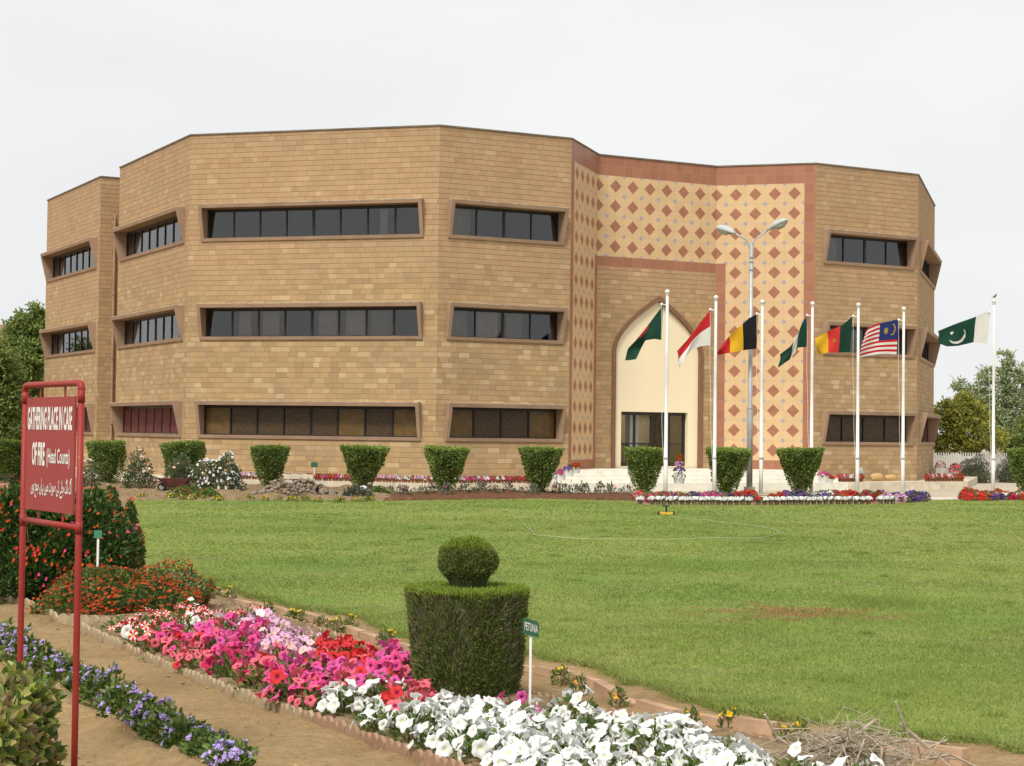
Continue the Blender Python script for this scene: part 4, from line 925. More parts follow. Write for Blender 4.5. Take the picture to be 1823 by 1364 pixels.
# big dark lantana-like bush behind the notice board, orange-red mound before it
q = G(38, 1078)
bush('flowering_bush', 'large dark green bush dotted with orange, red and magenta flowers behind the notice board', 'bush', (q[0], q[1]+.55, 0), 1.02, .8, 1.22, 28000, M['bushleaf'], .065, .036, [('orange', 230, .032, -.1), ('hot', 60, .030, -.1), ('red', 110, .032, -.1)], bumps=[(.72, -.2, .85, .30, .50), (-.9, -.2, .5, .15, .5)], seed=3, fcluster=2)
q = G(174, 1062)
bush('flowering_bush', 'upright loose bush with orange and red flowers at the corner of the lawn', 'bush', (q[0], q[1]+.9, 0), .32, .5, 1.12, 7000, M['bushleaf'], .06, .034, [('orange', 110, .034, -.05), ('red', 50, .033, -.05)], seed=4, fcluster=2, bumps=[(-.6, 0, .6, .2, .5)])
q = G(215, 1106)
bush('flowering_mound', 'low spreading mound of green leaves covered in orange-red flower heads', 'bush', (q[0], q[1]+.35, 0), .92, .55, .50, 8000, M['leafmid'], .05, .024, [('brick', 330, .026, .0), ('orange', 330, .027, .0)], bumps=[(.5, 0, .8, .12, .4)], seed=5, fcluster=2)
# left-hand clipped bush with large variegated leaves, close to the camera
q = D(-122, 1364, 8.7)
t = thing('clipped_shrub', 'nearest squared shrub with big variegated green and brown leaves at the left edge', 'bush', (q[0], 8.75, 0))
mb = MB(); n = 5200; hx, hy, hh = .50, .5, .76
f = rng.integers(0, 5, n); a, b = rng.uniform(-1, 1, n), rng.uniform(-1, 1, n)
pp = np.where((f == 0)[:, None], np.stack([a*hx, b*hy, hh+0*a], 1), np.where((f <= 2)[:, None], np.stack([a*hx, -hy+0*a, (b+1)/2*hh], 1), np.stack([hx*np.where(f == 3, 1, -1), a*hy, (b+1)/2*hh], 1)))
nn = np.where((f == 0)[:, None], [[0, 0, 1.]], np.where((f <= 2)[:, None], [[0, -1., .2]], np.stack([np.where(f == 3, 1., -1.), 0*a, .2+0*a], 1)))
rr_ = np.clip(np.maximum(np.abs(pp[:, 0])/hx+pp[:, 2]/hh-1.72, 0), 0, 1); pp = pp*(1-.22*rr_[:, None])
pp = pp+.035*np.stack([vnoise(pp[:, 0]*3, pp[:, 2]*3+pp[:, 1], k) for k in (1, 2, 3)], 1)-nn*(rng.random((n, 1))**2)*.09
mb.oval(pp, nn*.6+[0, 0, .15]+.65*rng.normal(size=(n, 3)), rng.uniform(.045, .085, n), rng.uniform(.038, .06, n), 0, fold=.14)
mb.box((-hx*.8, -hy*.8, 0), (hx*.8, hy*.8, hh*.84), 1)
mb.build('foliage', [M['croton'], M['core']], t); link_mesh('stems', stm, t).scale = (.6, .6, .6)
# lavender row beside the path
LAV = [(5, 1172, .17, .26), (38, 1188, .17, .24), (78, 1212, .16, .22), (112, 1228, .17, .22), (148, 1246, .15, .18), (182, 1262, .18, .24), (218, 1290, .18, .22), (255, 1312, .17, .19), (292, 1330, .18, .21), (330, 1348, .18, .19), (368, 1372, .18, .18), (405, 1388, .17, .16)]
for i, (u, v, r, h) in enumerate(LAV):
    q = G(u, v); lab = 'low leafy plant with lavender tufted flowers in the row beside the earth path'
    bush('lavender_plant', lab, 'plant', (q[0], q[1], .03), r*.9, r*.8, h, 460, M['leafmid'], .05, .028, [('lavender', int(rng.integers(10, 30)), .020, .25)], 'lavender-flowered plants beside the path', stems=4, core=False, seed=i, fcluster=6)
# rose bushes on the far side of the lawn
ROSES = [(392, 878, 56, 44, 58, 'rose bush thick with small white roses right of the wheelbarrow', [('white', 190, .08, -.02)], 2900), (322, 872, 57.5, 30, 52, 'rose bush with a few peach roses above the wheelbarrow', [('peach', 12, .085, .4)], 1900),
 (245, 876, 56.5, 30, 60, 'leggy rose bush with pale pink roses left of the wheelbarrow', [('rosepink', 24, .08, .2)], 1500), (160, 872, 58, 20, 46, 'small rose bush with pale pink roses beside the notice board', [('rosepink', 14, .08, .3)], 800), (60, 868, 58, 40, 44, 'grey-green rose bush without flowers behind the notice board', [], 1700)]
for i, (u, v, Yd, hw, hp, lab, fl, nl) in enumerate(ROSES):
    q = D(u, v, Yd); k = Yd/FPX; zb_ = max(.05, q[2])
    bush('rose_bush', lab, 'bush', (q[0], Yd, zb_), hw*k, hw*k*.7, hp*k, nl, M['roseleaf'], .085, .05, fl, 'rose bushes beyond the lawn', stems=12, tall=1, core=False, seed=i, bumps=[(.3, 0, .9, .15, .3), (-.5, 0, .8, .12, .3)])
for i, (u, v, hw, hp, lab, fl) in enumerate([(335, 886, 30, 20, 'low orange-red flowering plant among yellow marigolds in front of the wheelbarrow', [('brick', 26, .05, .1)]), (370, 888, 24, 15, 'low bushy plant with faded red flowers below the white roses', [('brick', 14, .05, .1)]), (636, 884, 28, 16, 'low silvery plant at the right end of the stone heap', []), (675, 882, 16, 14, 'small dark green plant beside the white boulder', [])]):
    q = G(u, v, .08); k = q[1]/FPX
    bush('bedding_plant', lab, 'plant', (q[0], q[1], .06), hw*k, hw*k*.6, hp*k, 700, M['leafgrey'] if 'silvery' in lab else M['leafmid'], .08, .045, fl, None, stems=3, core=False, seed=i)
# marigolds: along the far edge of the lawn and between the kerb and the near bed
mg = []
FAR = [(250, 889), (257, 889), (301, 888), (306, 889), (320, 890), (327, 891), (343, 891), (360, 891), (384, 893), (391, 893), (442, 891), (447, 892), (472, 893), (496, 893), (518, 893), (525, 894), (541, 893), (546, 894), (567, 896), (601, 896), (608, 896), (633, 895), (647, 895), (655, 893), (660, 893)]
proto = None
for i, (u, v) in enumerate(FAR):
    q = G(u, v, .05)
    t = bush('marigold', 'small yellow marigold on the far edge of the lawn', 'plant', (q[0], q[1], .05), .11, .09, .13, 60, M['leafmid'], .06, .03, [('yellow', 7, .042, .2)], 'marigolds on the far lawn edge', stems=0, core=False) if i < 3 else dup(mg[i % 3], (q[0], q[1], .05), rng.uniform(0, 6))
    mg.append(t)
NEARM = [(372, 1075, 0), (384, 1068, 0), (408, 1072, 0), (478, 1095, 1), (520, 1112, 0), (533, 1112, 0), (572, 1125, 1), (600, 1128, 0), (625, 1122, 0), (685, 1150, 0), (695, 1152, 0), (998, 1222, 0), (1030, 1240, 1), (1100, 1262, 1), (1232, 1300, 1), (1298, 1300, 0), (1396, 1338, 0), (1424, 1328, 0)]
near_m = []
for i, (u, v, k) in enumerate(NEARM):
    q = G(u, v)
    if k == 0 and len([1 for m_ in near_m if m_[1] == 0]) >= 3 or k == 1 and len([1 for m_ in near_m if m_[1] == 1]) >= 2:
        src = [m_[0] for m_ in near_m if m_[1] == k][i % 2]; t = dup(src, (q[0], q[1], 0), rng.uniform(0, 6))
    else:
        t = bush('marigold', 'leafy marigold between the kerb stones and the near flower bed', 'plant', (q[0], q[1], 0), .075, .07, .135, 110, M['leafmid'], .035, .016, [('amber' if k else 'yellow', 2 if k else 3, .032, .55)], 'marigolds beside the kerb stones', stems=5, tall=1, core=False, seed=i)
    near_m.append((t, k))
# seedlings along the mulch bed
sd0 = []
for i in range(34):
    u = 700+i*12.7+rng.uniform(-5, 5); v = 881+rng.uniform(-3, 3); q = G(u, v, .05)
    if i < 3: t = bush('seedling', 'sparse young plant along the mulched strip before the building', 'plant', (q[0], q[1], .05), .17, .12, .28, 70, M['leafgrey'], .09, .04, [('hot', 2 if i else 0.0 or 1, .05, .6)], 'young plants on the mulched strip', stems=5, tall=1, core=False, seed=i)
    else: t = dup(sd0[i % 3], (q[0], q[1], .05), rng.uniform(0, 6), scale=rng.uniform(.6, 1.3))
    sd0.append(t)

# ------------------------------------------------------------------ pots
def pot_mb(r=.062, h=.10):
    mb = MB(); return mb.lathe([(.01, 0), (r*.68, 0), (r*.93, h*.78), (r*1.06, h*.78), (r*1.06, h), (r*.9, h), (r*.85, h*.9), (.01, h*.9)], 12)
def posy_mb(r, h, n, leafn, size, z0):
    mb = MB(); v = sph(n); v[:, 2] = np.abs(v[:, 2]); q = v*[r, r, h]*rng.uniform(.8, 1, (n, 1))+[0, 0, z0]
    flowers_on(mb, q, v, size, 0)
    v = sph(leafn); v[:, 2] = np.abs(v[:, 2]); mb.leaves(v*[r, r, h]*.8+[0, 0, z0-.01], v, size*1.6, size*.9, 1); return mb
potm = pot_mb().mesh('flower_pot', M['terracotta']); potg = pot_mb(.07, .11).mesh('flower_pot', M['potgreen'])
pos = {c: posy_mb(.085, .10, 34, 22, .034, .10).mesh('flowers', [PET[c], M['leafmid']]) for c in ('white', 'blush', 'hot', 'red', 'salmon', 'lilac', 'magenta', 'purple', 'orange')}
flatpos = {c: posy_mb(.10, .045, 44, 12, .036, .105).mesh('flowers', [PET[c], M['leafmid']]) for c in ('white', 'red')}
def pot(loc, col, label, group, me=potm, s=1., flat=False):
    o = link_mesh('flower_pot', me); o.location = tuple(map(float, loc)); o.scale = (s, s, s*1.25); o.rotation_euler = (0, 0, rng.uniform(0, 6)); tag(o, label, 'flower pot', group)
    link_mesh('flowers', (flatpos if flat else pos)[col], o); return o
SEQ = {'white': 'white', 'blush': 'pale pink', 'hot': 'hot pink', 'red': 'red', 'salmon': 'salmon pink', 'lilac': 'lilac pink', 'magenta': 'magenta'}
def row_pots(a, b, step, zones):
    L = np.hypot(*(b-a)[:2]); n = int(L/step)
    for k in range(n):
        p = a+(b-a)*(k+.5)/n; f = k/n; z = zones[min(len(zones)-1, int(f*len(zones)))]; c = z[rng.integers(len(z))]
        pot((p[0]+rng.normal()*.008, p[1]+rng.normal()*.012, ZP+.003), c, 'terracotta pot with %s flowers in the long row on the pavement kerb' % SEQ[c], 'pots with %s flowers on the pavement kerb' % SEQ[c])
kc = off_int(fC, fD, oo_-.16); kb = off_int(fB, fC, oo_-.16)
row_pots(kb+(kc-kb)*.19, kc, .117, [('lilac', 'white'), ('blush', 'lilac', 'white'), ('lilac', 'white', 'blush'), ('hot', 'red', 'magenta'), ('red', 'hot', 'white'), ('white', 'lilac', 'blush'), ('red', 'white', 'lilac')])
ke = fD.B+fD.n*(oo_-.16)
row_pots(kc, kc+(ke-kc)*.77, .117, [('white', 'lilac', 'red'), ('hot', 'white', 'magenta'), ('white', 'hot', 'red'), ('red', 'hot'), ('red', 'hot')])
kh0 = fH.A+fH.n*(oo_-.35); kh1 = off_int(fH, fI, oo_-.35, 1.6)
for f0, f1, n in ((.07, .27, 9), (.74, 1.05, 13)):
    for k in range(n):
        p = kh0+(kh1-kh0)*(f0+(f1-f0)*(k+.5)/n); c = ('red', 'salmon', 'white', 'blush')[rng.integers(4)]
        pot((p[0], p[1], ZP+.003), c, 'terracotta pot with %s flowers right of the entrance steps' % SEQ[c], 'pots with %s flowers right of the steps' % SEQ[c], s=1.25)
# white tubs on the ends of the steps
def tub(loc, r, h, cols, label, tiers=1):
    t = thing('planter', label, 'planter', loc); mb = MB(); mb.lathe([(.01, 0), (r*.8, 0), (r, h), (r*.88, h), (r*.84, h*.9), (.01, h*.9)], 14); mb.build('tub', M['white'], t)
    for i, c in enumerate(cols):
        z = h*.95+i*.20; rr = r*(1.25-.25*i) if tiers > 1 else r*1.15
        posy_mb(rr, .17, 60, 46, .05, z).build('flowers', [PET[c], M['leafmid']], t)
    return t
def onstep(u, v, zz_): return G(u, v, zz_)
tub(onstep(1026, 843, ZB+.002), .14, .22, ['orange'], 'white tub of orange-red flowers on the top step beside the tiled wall')
tub(onstep(1013, 848, .577), .19, .24, ['purple'], 'wide white tub of purple flowers on the middle step left of the entrance')
tub(onstep(999, 855, .432), .17, .22, ['magenta'], 'white tub of pink flowers on the lower step left of the entrance')
tub(onstep(987, 861, .29), .14, .22, ['white'], 'plain white tub at the lowest left end of the steps')
tub(onstep(1209, 861, .432), .20, .22, ['white', 'purple', 'lilac', 'orange'], 'tiered white planter with a red bloom on top in the middle of the steps', 2)
tub(onstep(1466, 858, .432), .20, .22, ['magenta'], 'white tub with a tall mass of magenta flowers right of the steps')
tub(onstep(1476, 862, .29), .17, .20, ['red'], 'white tub of red flowers at the right end of the steps')
# ------------------------------------------------------------------ text helper
def text_arrays(body, bold=.0):
    cu = bpy.data.curves.new('lettering', 'FONT'); cu.body = body; cu.offset = bold; cu.resolution_u = 3
    o = bpy.data.objects.new('lettering', cu); COL.objects.link(o); bpy.context.view_layer.update()
    dg = bpy.context.evaluated_depsgraph_get(); me = bpy.data.meshes.new_from_object(o.evaluated_get(dg))
    V = np.zeros(len(me.vertices)*3); me.vertices.foreach_get('co', V); V = V.reshape(-1, 3); F = [list(p.vertices) for p in me.polygons]
    bpy.data.objects.remove(o); bpy.data.curves.remove(cu); bpy.data.meshes.remove(me)
    if len(V): 
        lo, hi = V.min(0), V.max(0); V[:, :2] = (V[:, :2]-lo[:2])/(hi[:2]-lo[:2]+1e-9)
    return V, F
def put_text(mb, f, body, s0, s1, z0, z1, off, bold=0., mi=0, shear=0.):
    V, F = text_arrays(body, bold)
    if len(V): mb.add([f.p(s0+(s1-s0)*x, z0+(z1-z0)*y+shear*(s0+(s1-s0)*x), off) for x, y, _ in V], F, mi)

# ------------------------------------------------------------------ the red notice board
def m_redpaint():
    t = NT('chipped_red_oil_paint'); n = t.noise(6, None, 5); c = t.mix(n, (.21, .020, .017), (.33, .036, .027)); ch = t.noise(34, None, 4, .6)
    k = t.ramp(ch, [(.66, 0.), (.69, 1.)]); c = t.mix(k, c, t.mix(t.noise(11), (.10, .035, .02), (.40, .28, .22))); return t.bsdf(c, t.mix(k, (.5,)*3, (.85,)*3), .25, bump=ch, bstr=.12, bdist=.004)
M['red'] = m_redpaint(); M['redpanel'] = mplain('faded_red_panel', (.29, .050, .046), .65, .25, var=.07, sc=2.5)
M['letter'] = mplain('white_lettering', (.72, .70, .66), .7, .2, var=.05)
la = D(43.5, 800, 10.5); ra = D(143, 800, 9.72); fN = Facet(tuple(la[:2]), tuple(ra[:2]))
nb = thing('notice_board', 'red pipe-framed notice board marking a gathering place in case of fire', 'notice board', (la[0], la[1], 0))
NO = A3(la[0], la[1], 0)
def npart(mb, name, mats, parent=None, smooth=True): mb.V = [v-NO for v in mb.V]; return mb.build(name, mats, parent or nb, smooth)
zt = (fN.hit(43.5, 687)[1]+fN.hit(143, 681)[1])/2; zl = (fN.hit(60, 928)[1]+fN.hit(130, 938)[1])/2
R_ = .0188
for s in (0, fN.L):
    mb = MB(); mb.tube([fN.p(s, z) for z in (-.15, .5, 1.2, zt-.05)], R_, 12)
    po = npart(mb, 'post', M['red'])
    for z in (zl, zt-.075): cl = MB(); cl.tube([fN.p(s, z-.035), fN.p(s, z+.035)], R_+.003, 12); npart(cl, 'pipe_joint', M['red'], po)
mb = MB(); pts = [fN.p(0, zt-.06), fN.p(0, zt-.025), fN.p(.012, zt-.008), fN.p(.04, zt)]+[fN.p(s, zt) for s in (.3, fN.L/2, fN.L-.3)]+[fN.p(fN.L-.04, zt), fN.p(fN.L-.012, zt-.008), fN.p(fN.L, zt-.025), fN.p(fN.L, zt-.06)]
mb.tube(pts, [R_+.0025]*3+[R_]*5+[R_+.0025]*3, 12); npart(mb, 'top_rail', M['red'])
mb = MB(); mb.tube([fN.p(.0, zl), fN.p(fN.L/2, zl), fN.p(fN.L, zl)], R_-.001, 12); npart(mb, 'lower_rail', M['red'])
s0, s1 = fN.hit(48, 800)[0], fN.hit(133.5, 800)[0]; z1 = fN.hit(90, 707)[1]; z0 = fN.hit(90, 911)[1]
mb = MB(); fN.box(mb, s0, s1, z0, z1, -.006, .006); pn = npart(mb, 'panel', M['redpanel'], None, False)
for s in (s0+.20, s1-.2):
    for a, b in ((z1-.03, zt), (zl, z0+.03)):
        mb = MB(); fN.box(mb, s-.012, s+.012, a, b, -.0115, -.0065); npart(mb, 'hanger_strip', M['red'], None, False)
tx = MB(); hx = lambda u, v: fN.hit(u, v)
def line(body, u0, u1, va, vb, bold):
    a, b = hx(u0, (va+vb)/2), hx(u1, (va+vb)/2); zt_, zb_ = hx((u0+u1)/2, va)[1], hx((u0+u1)/2, vb)[1]
    put_text(tx, fN, body, a[0], b[0], zb_, zt_, .0085, bold)
line('GATHERING PLACE IN CASE', 52, 131, 724, 766, .034)
line('OF FIRE', 59.5, 82, 787, 829, .034); line('(Head Counts)', 85.5, 126.5, 799, 834, .014)
URDU = [0xFE81, 0xFB92, 0x20, 0xFEDF, 0xFB93, 0x20, 0xFE9F, 0xFE8E, 0xFEE7, 0xFBAF, 0x20, 0xFB90, 0xFBFD, 0x20, 0xFEBB, 0xFEEE, 0xFEAD, 0xFE95, 0x20, 0xFEE3, 0xFBFF, 0xFB9F, 0x20, 0xFBFE, 0xFBA9, 0xFE8E, 0xFB9E, 0x20, 0xFE9F, 0xFEE4, 0xFECA, 0x20, 0xFBA8, 0xFEEE, 0xFB9E]
line(''.join(chr(c) for c in URDU[::-1]), 57.5, 130, 849, 889, .012)
npart(tx, 'lettering', M['letter'], pn, False)

# ------------------------------------------------------------------ plant-name signs on sticks
M['signgreen'] = mplain('green_sign_paint', (.030, .115, .065), .5, .4); M['signgreen2'] = mplain('bright_green_sign_paint', (.05, .23, .13), .5, .4)
def sign(label, uL, uR, vt, vb, Yd, vbase, mat, post_w, text=None, turn=0., tilt=0., bars=0):
    c = D((uL+uR)/2, vbase, Yd); w = (uR-uL)/FPX*Yd/math.cos(turn); ztop, zbot = D((uL+uR)/2, vt, Yd)[2], D((uL+uR)/2, vb, Yd)[2]
    t = thing('plant_name_sign', label, 'sign', (c[0], Yd, 0))
    f = Facet((c[0]-w/2*math.cos(turn), Yd-w/2*math.sin(turn)), (c[0]+w/2*math.cos(turn), Yd+w/2*math.sin(turn))); O = A3(c[0], Yd, 0)
    mb = MB(); hh = ztop-zbot; cr = .12*w
    prof = [(0, 0), (w, 0), (w, hh-cr), (w-cr, hh), (cr, hh), (0, hh-cr)]
    fr = [f.p(s, zbot+z-tilt*(s-w/2), .004)-O for s, z in prof]; bk = [f.p(s, zbot+z-tilt*(s-w/2), -.004)-O for s, z in prof]; k = len(prof)
    mb.add(fr+bk, [list(range(k)), list(range(k, 2*k))[::-1]]+[[i, k+i, k+(i+1) % k, (i+1) % k] for i in range(k)])
    pl_ = mb.build('plate', mat, t)
    if text:
        tb = MB(); put_text(tb, f, text, w*.08, w*.92, zbot+hh*.27+tilt*w/2, zbot+hh*.76+tilt*w/2, .0065, .012, 0, -tilt); tb.V = [v-O for v in tb.V]; tb.build('lettering', M['letter'], pl_)
    pb = MB(); pw = post_w/2; pb.box((-pw, .005, -.1), (pw, .005+2*pw, (zbot+hh*.35)), 0); pb.build('stick', M['white'], t)
    return t
sign('small green sign on a white stick reading PETUNIA beside the conifer topiary', 929, 957, 1103, 1132, G(943, 1282)[1], 1282, M['signgreen'], .018, 'PETUNIA', .5, .30)
sign('small bright green sign on a white stick before the big flowering bush', 165, 178, 944, 958, 19.3, 1100, M['signgreen2'], .022, None, .3)
sign('dark green sign on a thin white stick behind the concrete bench', 553, 565, 823, 832, 60.4, 858, M['signgreen'], .03, None)

# ------------------------------------------------------------------ flagpoles and flags
FC = {'green': (.013, .056, .034), 'red': (.50, .025, .028), 'white': (.70, .70, .66), 'black': (.016, .016, .018), 'yellow': (.68, .40, .025), 'blue': (.022, .035, .15), 'dgreen': (.012, .048, .030), 'camred': (.58, .045, .04), 'gold': (.34, .25, .035)}
def m_cloth(k):
    t = NT('flag_cloth_'+k); return t.bsdf(t.mix(t.noise(9), tuple(x*.88 for x in FC[k]), FC[k]), .85, .15, bump=t.noise(60), bstr=.1, bdist=.003, trans=.22)
FM = {k: m_cloth(k) for k in FC}
POLES = [(1188, 520, 1184.5, 888, None), (1274, 530, 1271.5, 885, None), (1357, 538, 1354.5, 886, None), (1447, 541, 1444, 885, None), (1526.5, 543, 1526, 883, None), (1609, 550, 1607, 881, None), (1771, 537, 1768, 880, None)]
ORD = ['nearest white flagpole, carrying a green flag with a red disc, in front of the arch', 'white flagpole carrying a red over white flag beside the arch', 'white flagpole carrying a black, yellow and red flag, right of the lamp post', 'white flagpole carrying a folded green and white flag at the tiled corner', 'white flagpole carrying a green, red and yellow flag', 'white flagpole carrying a striped flag with blue canton', 'tall white flagpole at the far right with a bird on its ball']
PY = [55.8, 57.4, 58.6, 60.0, 61.2, 62.4, 64.2]
def flag_obj(name, label, Y, top, bot, cell, mats, amp=.10, nt=54, ns=40, fly=None, ph=0.):
    """cloth between two measured edges; t runs from the hoist to the fly, s from top to bottom"""
    tt = np.linspace(0, 1, nt+1); ss = np.linspace(0, 1, ns+1)
    a = spline(top, 60); b = spline(bot, 60)
    ip = lambda c: np.stack([np.interp(tt, np.linspace(0, 1, 60), c[:, k]) for k in (0, 1)], 1)
    a, b = ip(a), ip(b); O = D(top[0][0], top[0][1], Y); V = []
    for s in ss:
        for k, t in enumerate(tt):
            uv = a[k]*(1-s)+b[k]*s
            bow = math.sin(PI*s)*t
            dy = amp*(.25+t)*math.sin(5.2*t*1.6+2.6*s+ph)+amp*.55*math.sin(9*t-4*s+ph*2)*t-.10*t
            sag = .0
            V.append(D(uv[0]+.8*math.sin(7*s+5*t+ph)*t, uv[1]+sag, Y+dy)-O)
    F = [[i*(nt+1)+k, i*(nt+1)+k+1, (i+1)*(nt+1)+k+1, (i+1)*(nt+1)+k] for i in range(ns) for k in range(nt)]
    mi = np.array([cell((k+.5)/nt, (i+.5)/ns) for i in range(ns) for k in range(nt)])
    o = MB().add(V, F, mi).build('flag', [FM[m] for m in mats], None, True); o.location = tuple(O); tag(o, label, 'flag')
    me = o.data
    return o
for (ut, vt, ub, vb, _), Yp, lab in zip(POLES, PY, ORD):
    base = G(ub, vb, .0) if False else D(ub, vb, Yp); topq = D(ut, vt, Yp); H_ = topq[2]
    t = thing('flagpole', lab, 'flagpole', (base[0], Yp, 0), 0, 'row of white flagpoles')
    dx = 0.0
    mb = MB(); mb.tube([(0, 0, -.1), (0, 0, 1.30), (0, 0, 1.301), (0, 0, H_*.6), (0, 0, H_-.05)], [.068, .066, .060, .054, .045], 12); mb.build('pole', M['polewhite'], t, True)
    mb = MB(); mb.lathe([(.066, 1.27), (.077, 1.275), (.077, 1.325), (.062, 1.33)], 12); mb.build('joint_ring', M['galv'], t)
    mb = MB(); mb.ball((0, 0, H_), .085, 12, 8); mb.lathe([(.03, H_-.11), (.06, H_-.10), (.06, H_-.075), (.03, H_-.06)], 10); mb.build('finial_ball', M['polewhite'], t, True)
    mb = MB(); zp = H_-.42; mb.tube([(-.03, 0, zp), (-.17, 0, zp+.02)], .018, 6); mb.ball((-.18, 0, zp+.02), .05, 8, 6); mb.build('pulley_arm', M['white'], t)
    mb = MB(); zz1 = np.linspace(zp, 1.2, 9); mb.tube([(-.19+.012*math.sin(i*1.7)+.11*(i/8)**2, -.01, z) for i, z in enumerate(zz1)], .006, 4); mb.build('halyard', M['white'], t)
    mb = MB(); mb.box((-.25, -.22, -.1), (.25, .22, .10)); mb.build('footing', M['kerb'], t)
disc = lambda t, s, cx, cy, rx, ry: ((t-cx)/rx)**2+((s-cy)/ry)**2 < 1
flag_obj('flag', 'green flag with a red disc drooping on the nearest flagpole', PY[0], [(1180, 544), (1166, 562), (1151, 582), (1132, 606), (1118, 621), (1113.6, 642)], [(1178, 605.5), (1165, 603.5), (1149, 606), (1141, 622), (1136, 634), (1132, 640)], lambda t, s: 1 if disc(t, s, .47, .10, .12, .24) else 0, ['green', 'red'])
flag_obj('flag', 'red over white flag hanging limply beside the arch', PY[1], [(1266.5, 549.5), (1249, 571), (1224, 605.5), (1205.6, 625)], [(1264, 615), (1246, 616.6), (1230, 624), (1217.6, 641.8), (1208.8, 655)], lambda t, s: 0 if s < .47 else 1, ['red', 'white'], ph=1.)
flag_obj('flag', 'black, yellow and red vertical striped flag', PY[2], [(1349.4, 558), (1334, 566), (1321.6, 577), (1299.6, 597.7), (1277.5, 624)], [(1347, 621), (1325, 623.5), (1303, 627.6), (1277, 632)], lambda t, s: 0 if t < .335 else 1 if t < .66 else 2, ['black', 'yellow', 'red'], ph=2.)
flag_obj('flag', 'green and white vertical striped flag folded on itself', PY[3], [(1439, 557.6), (1427, 577), (1421, 593), (1408, 616.6), (1389.4, 631)], [(1436, 618), (1420, 618.8), (1413, 630.8), (1406.7, 640), (1397, 646.5), (1386, 655)], lambda t, s: 1 if .36 < t < .62 else 0, ['dgreen', 'white'], ph=.4)
def star(t, s, cx, cy, rx, ry, n=5, inner=.42):
    x, y = (t-cx)/rx, (s-cy)/ry; r = math.hypot(x, y); a = (math.atan2(x, -y) % (2*PI/n))-PI/n
    return r < (inner+(1-inner)*(abs(a)/(PI/n))**1.3)
flag_obj('flag', 'green, red and yellow vertical striped flag with a small gold star', PY[4], [(1517.8, 563), (1500, 578.6), (1474, 590), (1450, 603.5)], [(1513, 627), (1488.6, 627.8), (1471.5, 628), (1457, 632)], lambda t, s: 3 if star(t, s, .50, .5, .065, .10) else 0 if t < .36 else 1 if t < .66 else 2, ['dgreen', 'camred', 'yellow', 'gold'], ph=1.7)
def malay(t, s):
    if s < 8/14 and t < .52:
        if disc(t, s, .155, .27, .085, .17) and not disc(t, s, .185, .26, .078, .15): return 3
        if star(t, s, .335, .28, .07, .12, 14, .65): return 3
        return 2
    return int(s*14) % 2
flag_obj('flag', 'red and white striped flag with a gold crescent and star on blue', PY[5], [(1600, 568), (1580, 573), (1563, 575.8), (1546, 583.5), (1541, 590)], [(1596, 631), (1578, 630), (1563, 630.5), (1545, 633.5), (1529, 637)], malay, ['red', 'white', 'blue', 'gold'], amp=.07, ns=56, nt=60, ph=2.4)
flag_obj('flag', 'green flag with white crescent, star and white hoist band at the far right', PY[6], [(1763, 552), (1752, 556), (1738, 563.5), (1706, 575), (1670, 589.5)], [(1757, 612), (1733, 609.5), (1706, 616), (1686, 617), (1671.7, 611.5)], lambda t, s: 1 if t < .27 or (disc(t, s, .62, .58, .165, .32) and not disc(t, s, .645, .50, .158, .31)) or star(t, s, .74, .36, .045, .09) else 0, ['green', 'white'], amp=.08, ph=.9)
# bird on the last pole
q = D(1771, 531, PY[6]); bt = thing('bird', 'small dark bird perched on the ball of the tall flagpole', 'bird', (q[0]+0, PY[6], q[2]-.02))
M['feather'] = mplain('dark_feathers', (.045, .042, .04), .8, .2)
mb = MB(); mb.tube([(-.075, 0, .045), (-.05, 0, .06), (0, 0, .085), (.035, 0, .115), (.045, 0, .145), (.05, 0, .165), (.055, 0, .18)], [.006, .02, .034, .03, .021, .022, .006], 10); mb.tube([(.06, 0, .165), (.085, 0, .16)], [.008, .001], 6)
mb.leaves([[-.05, 0, .055]]*3, [[-1, .05*k, -.45] for k in (-1, 0, 1)], .08, .025, 0, up=[[0, 0, 1.]]*3)
for s in (-.012, .012): mb.tube([(0, s, .06), (.005, s, .005)], .003, 4)
mb.build('body', M['feather'], bt, True)

# ------------------------------------------------------------------ street lamp
LY = 59.2; b0 = D(1334, 882, LY); t = thing('street_lamp', 'tall grey twin-armed street lamp standing before the tiled entrance', 'street lamp', (b0[0], LY, 0)); LO = A3(b0[0], LY, 0)
zj = D(1335, 727, LY)[2]; ztp = D(1337, 432, LY)[2]
mb = MB(); mb.tube([(0, 0, -.1), (0, 0, zj-.05), (0, 0, zj+.03), (0, 0, ztp)], [.105, .10, .075, .062], 14); mb.build('pole', M['galv'], t, True)
mb = MB(); mb.box((-.17, -.17, -.1), (.17, .17, .32)); mb.build('footing', M['kerb'], t)
for v_ in (727, 466, 458, 480):
    zc = D(1336, v_, LY)[2]; r = .112 if v_ > 700 else .085; mb = MB(); mb.lathe([(r-.04, -.03), (r, -.025), (r, .025), (r-.04, .03)], 12, (0, 0, zc)); mb.build('clamp_band', M['galv'], t)
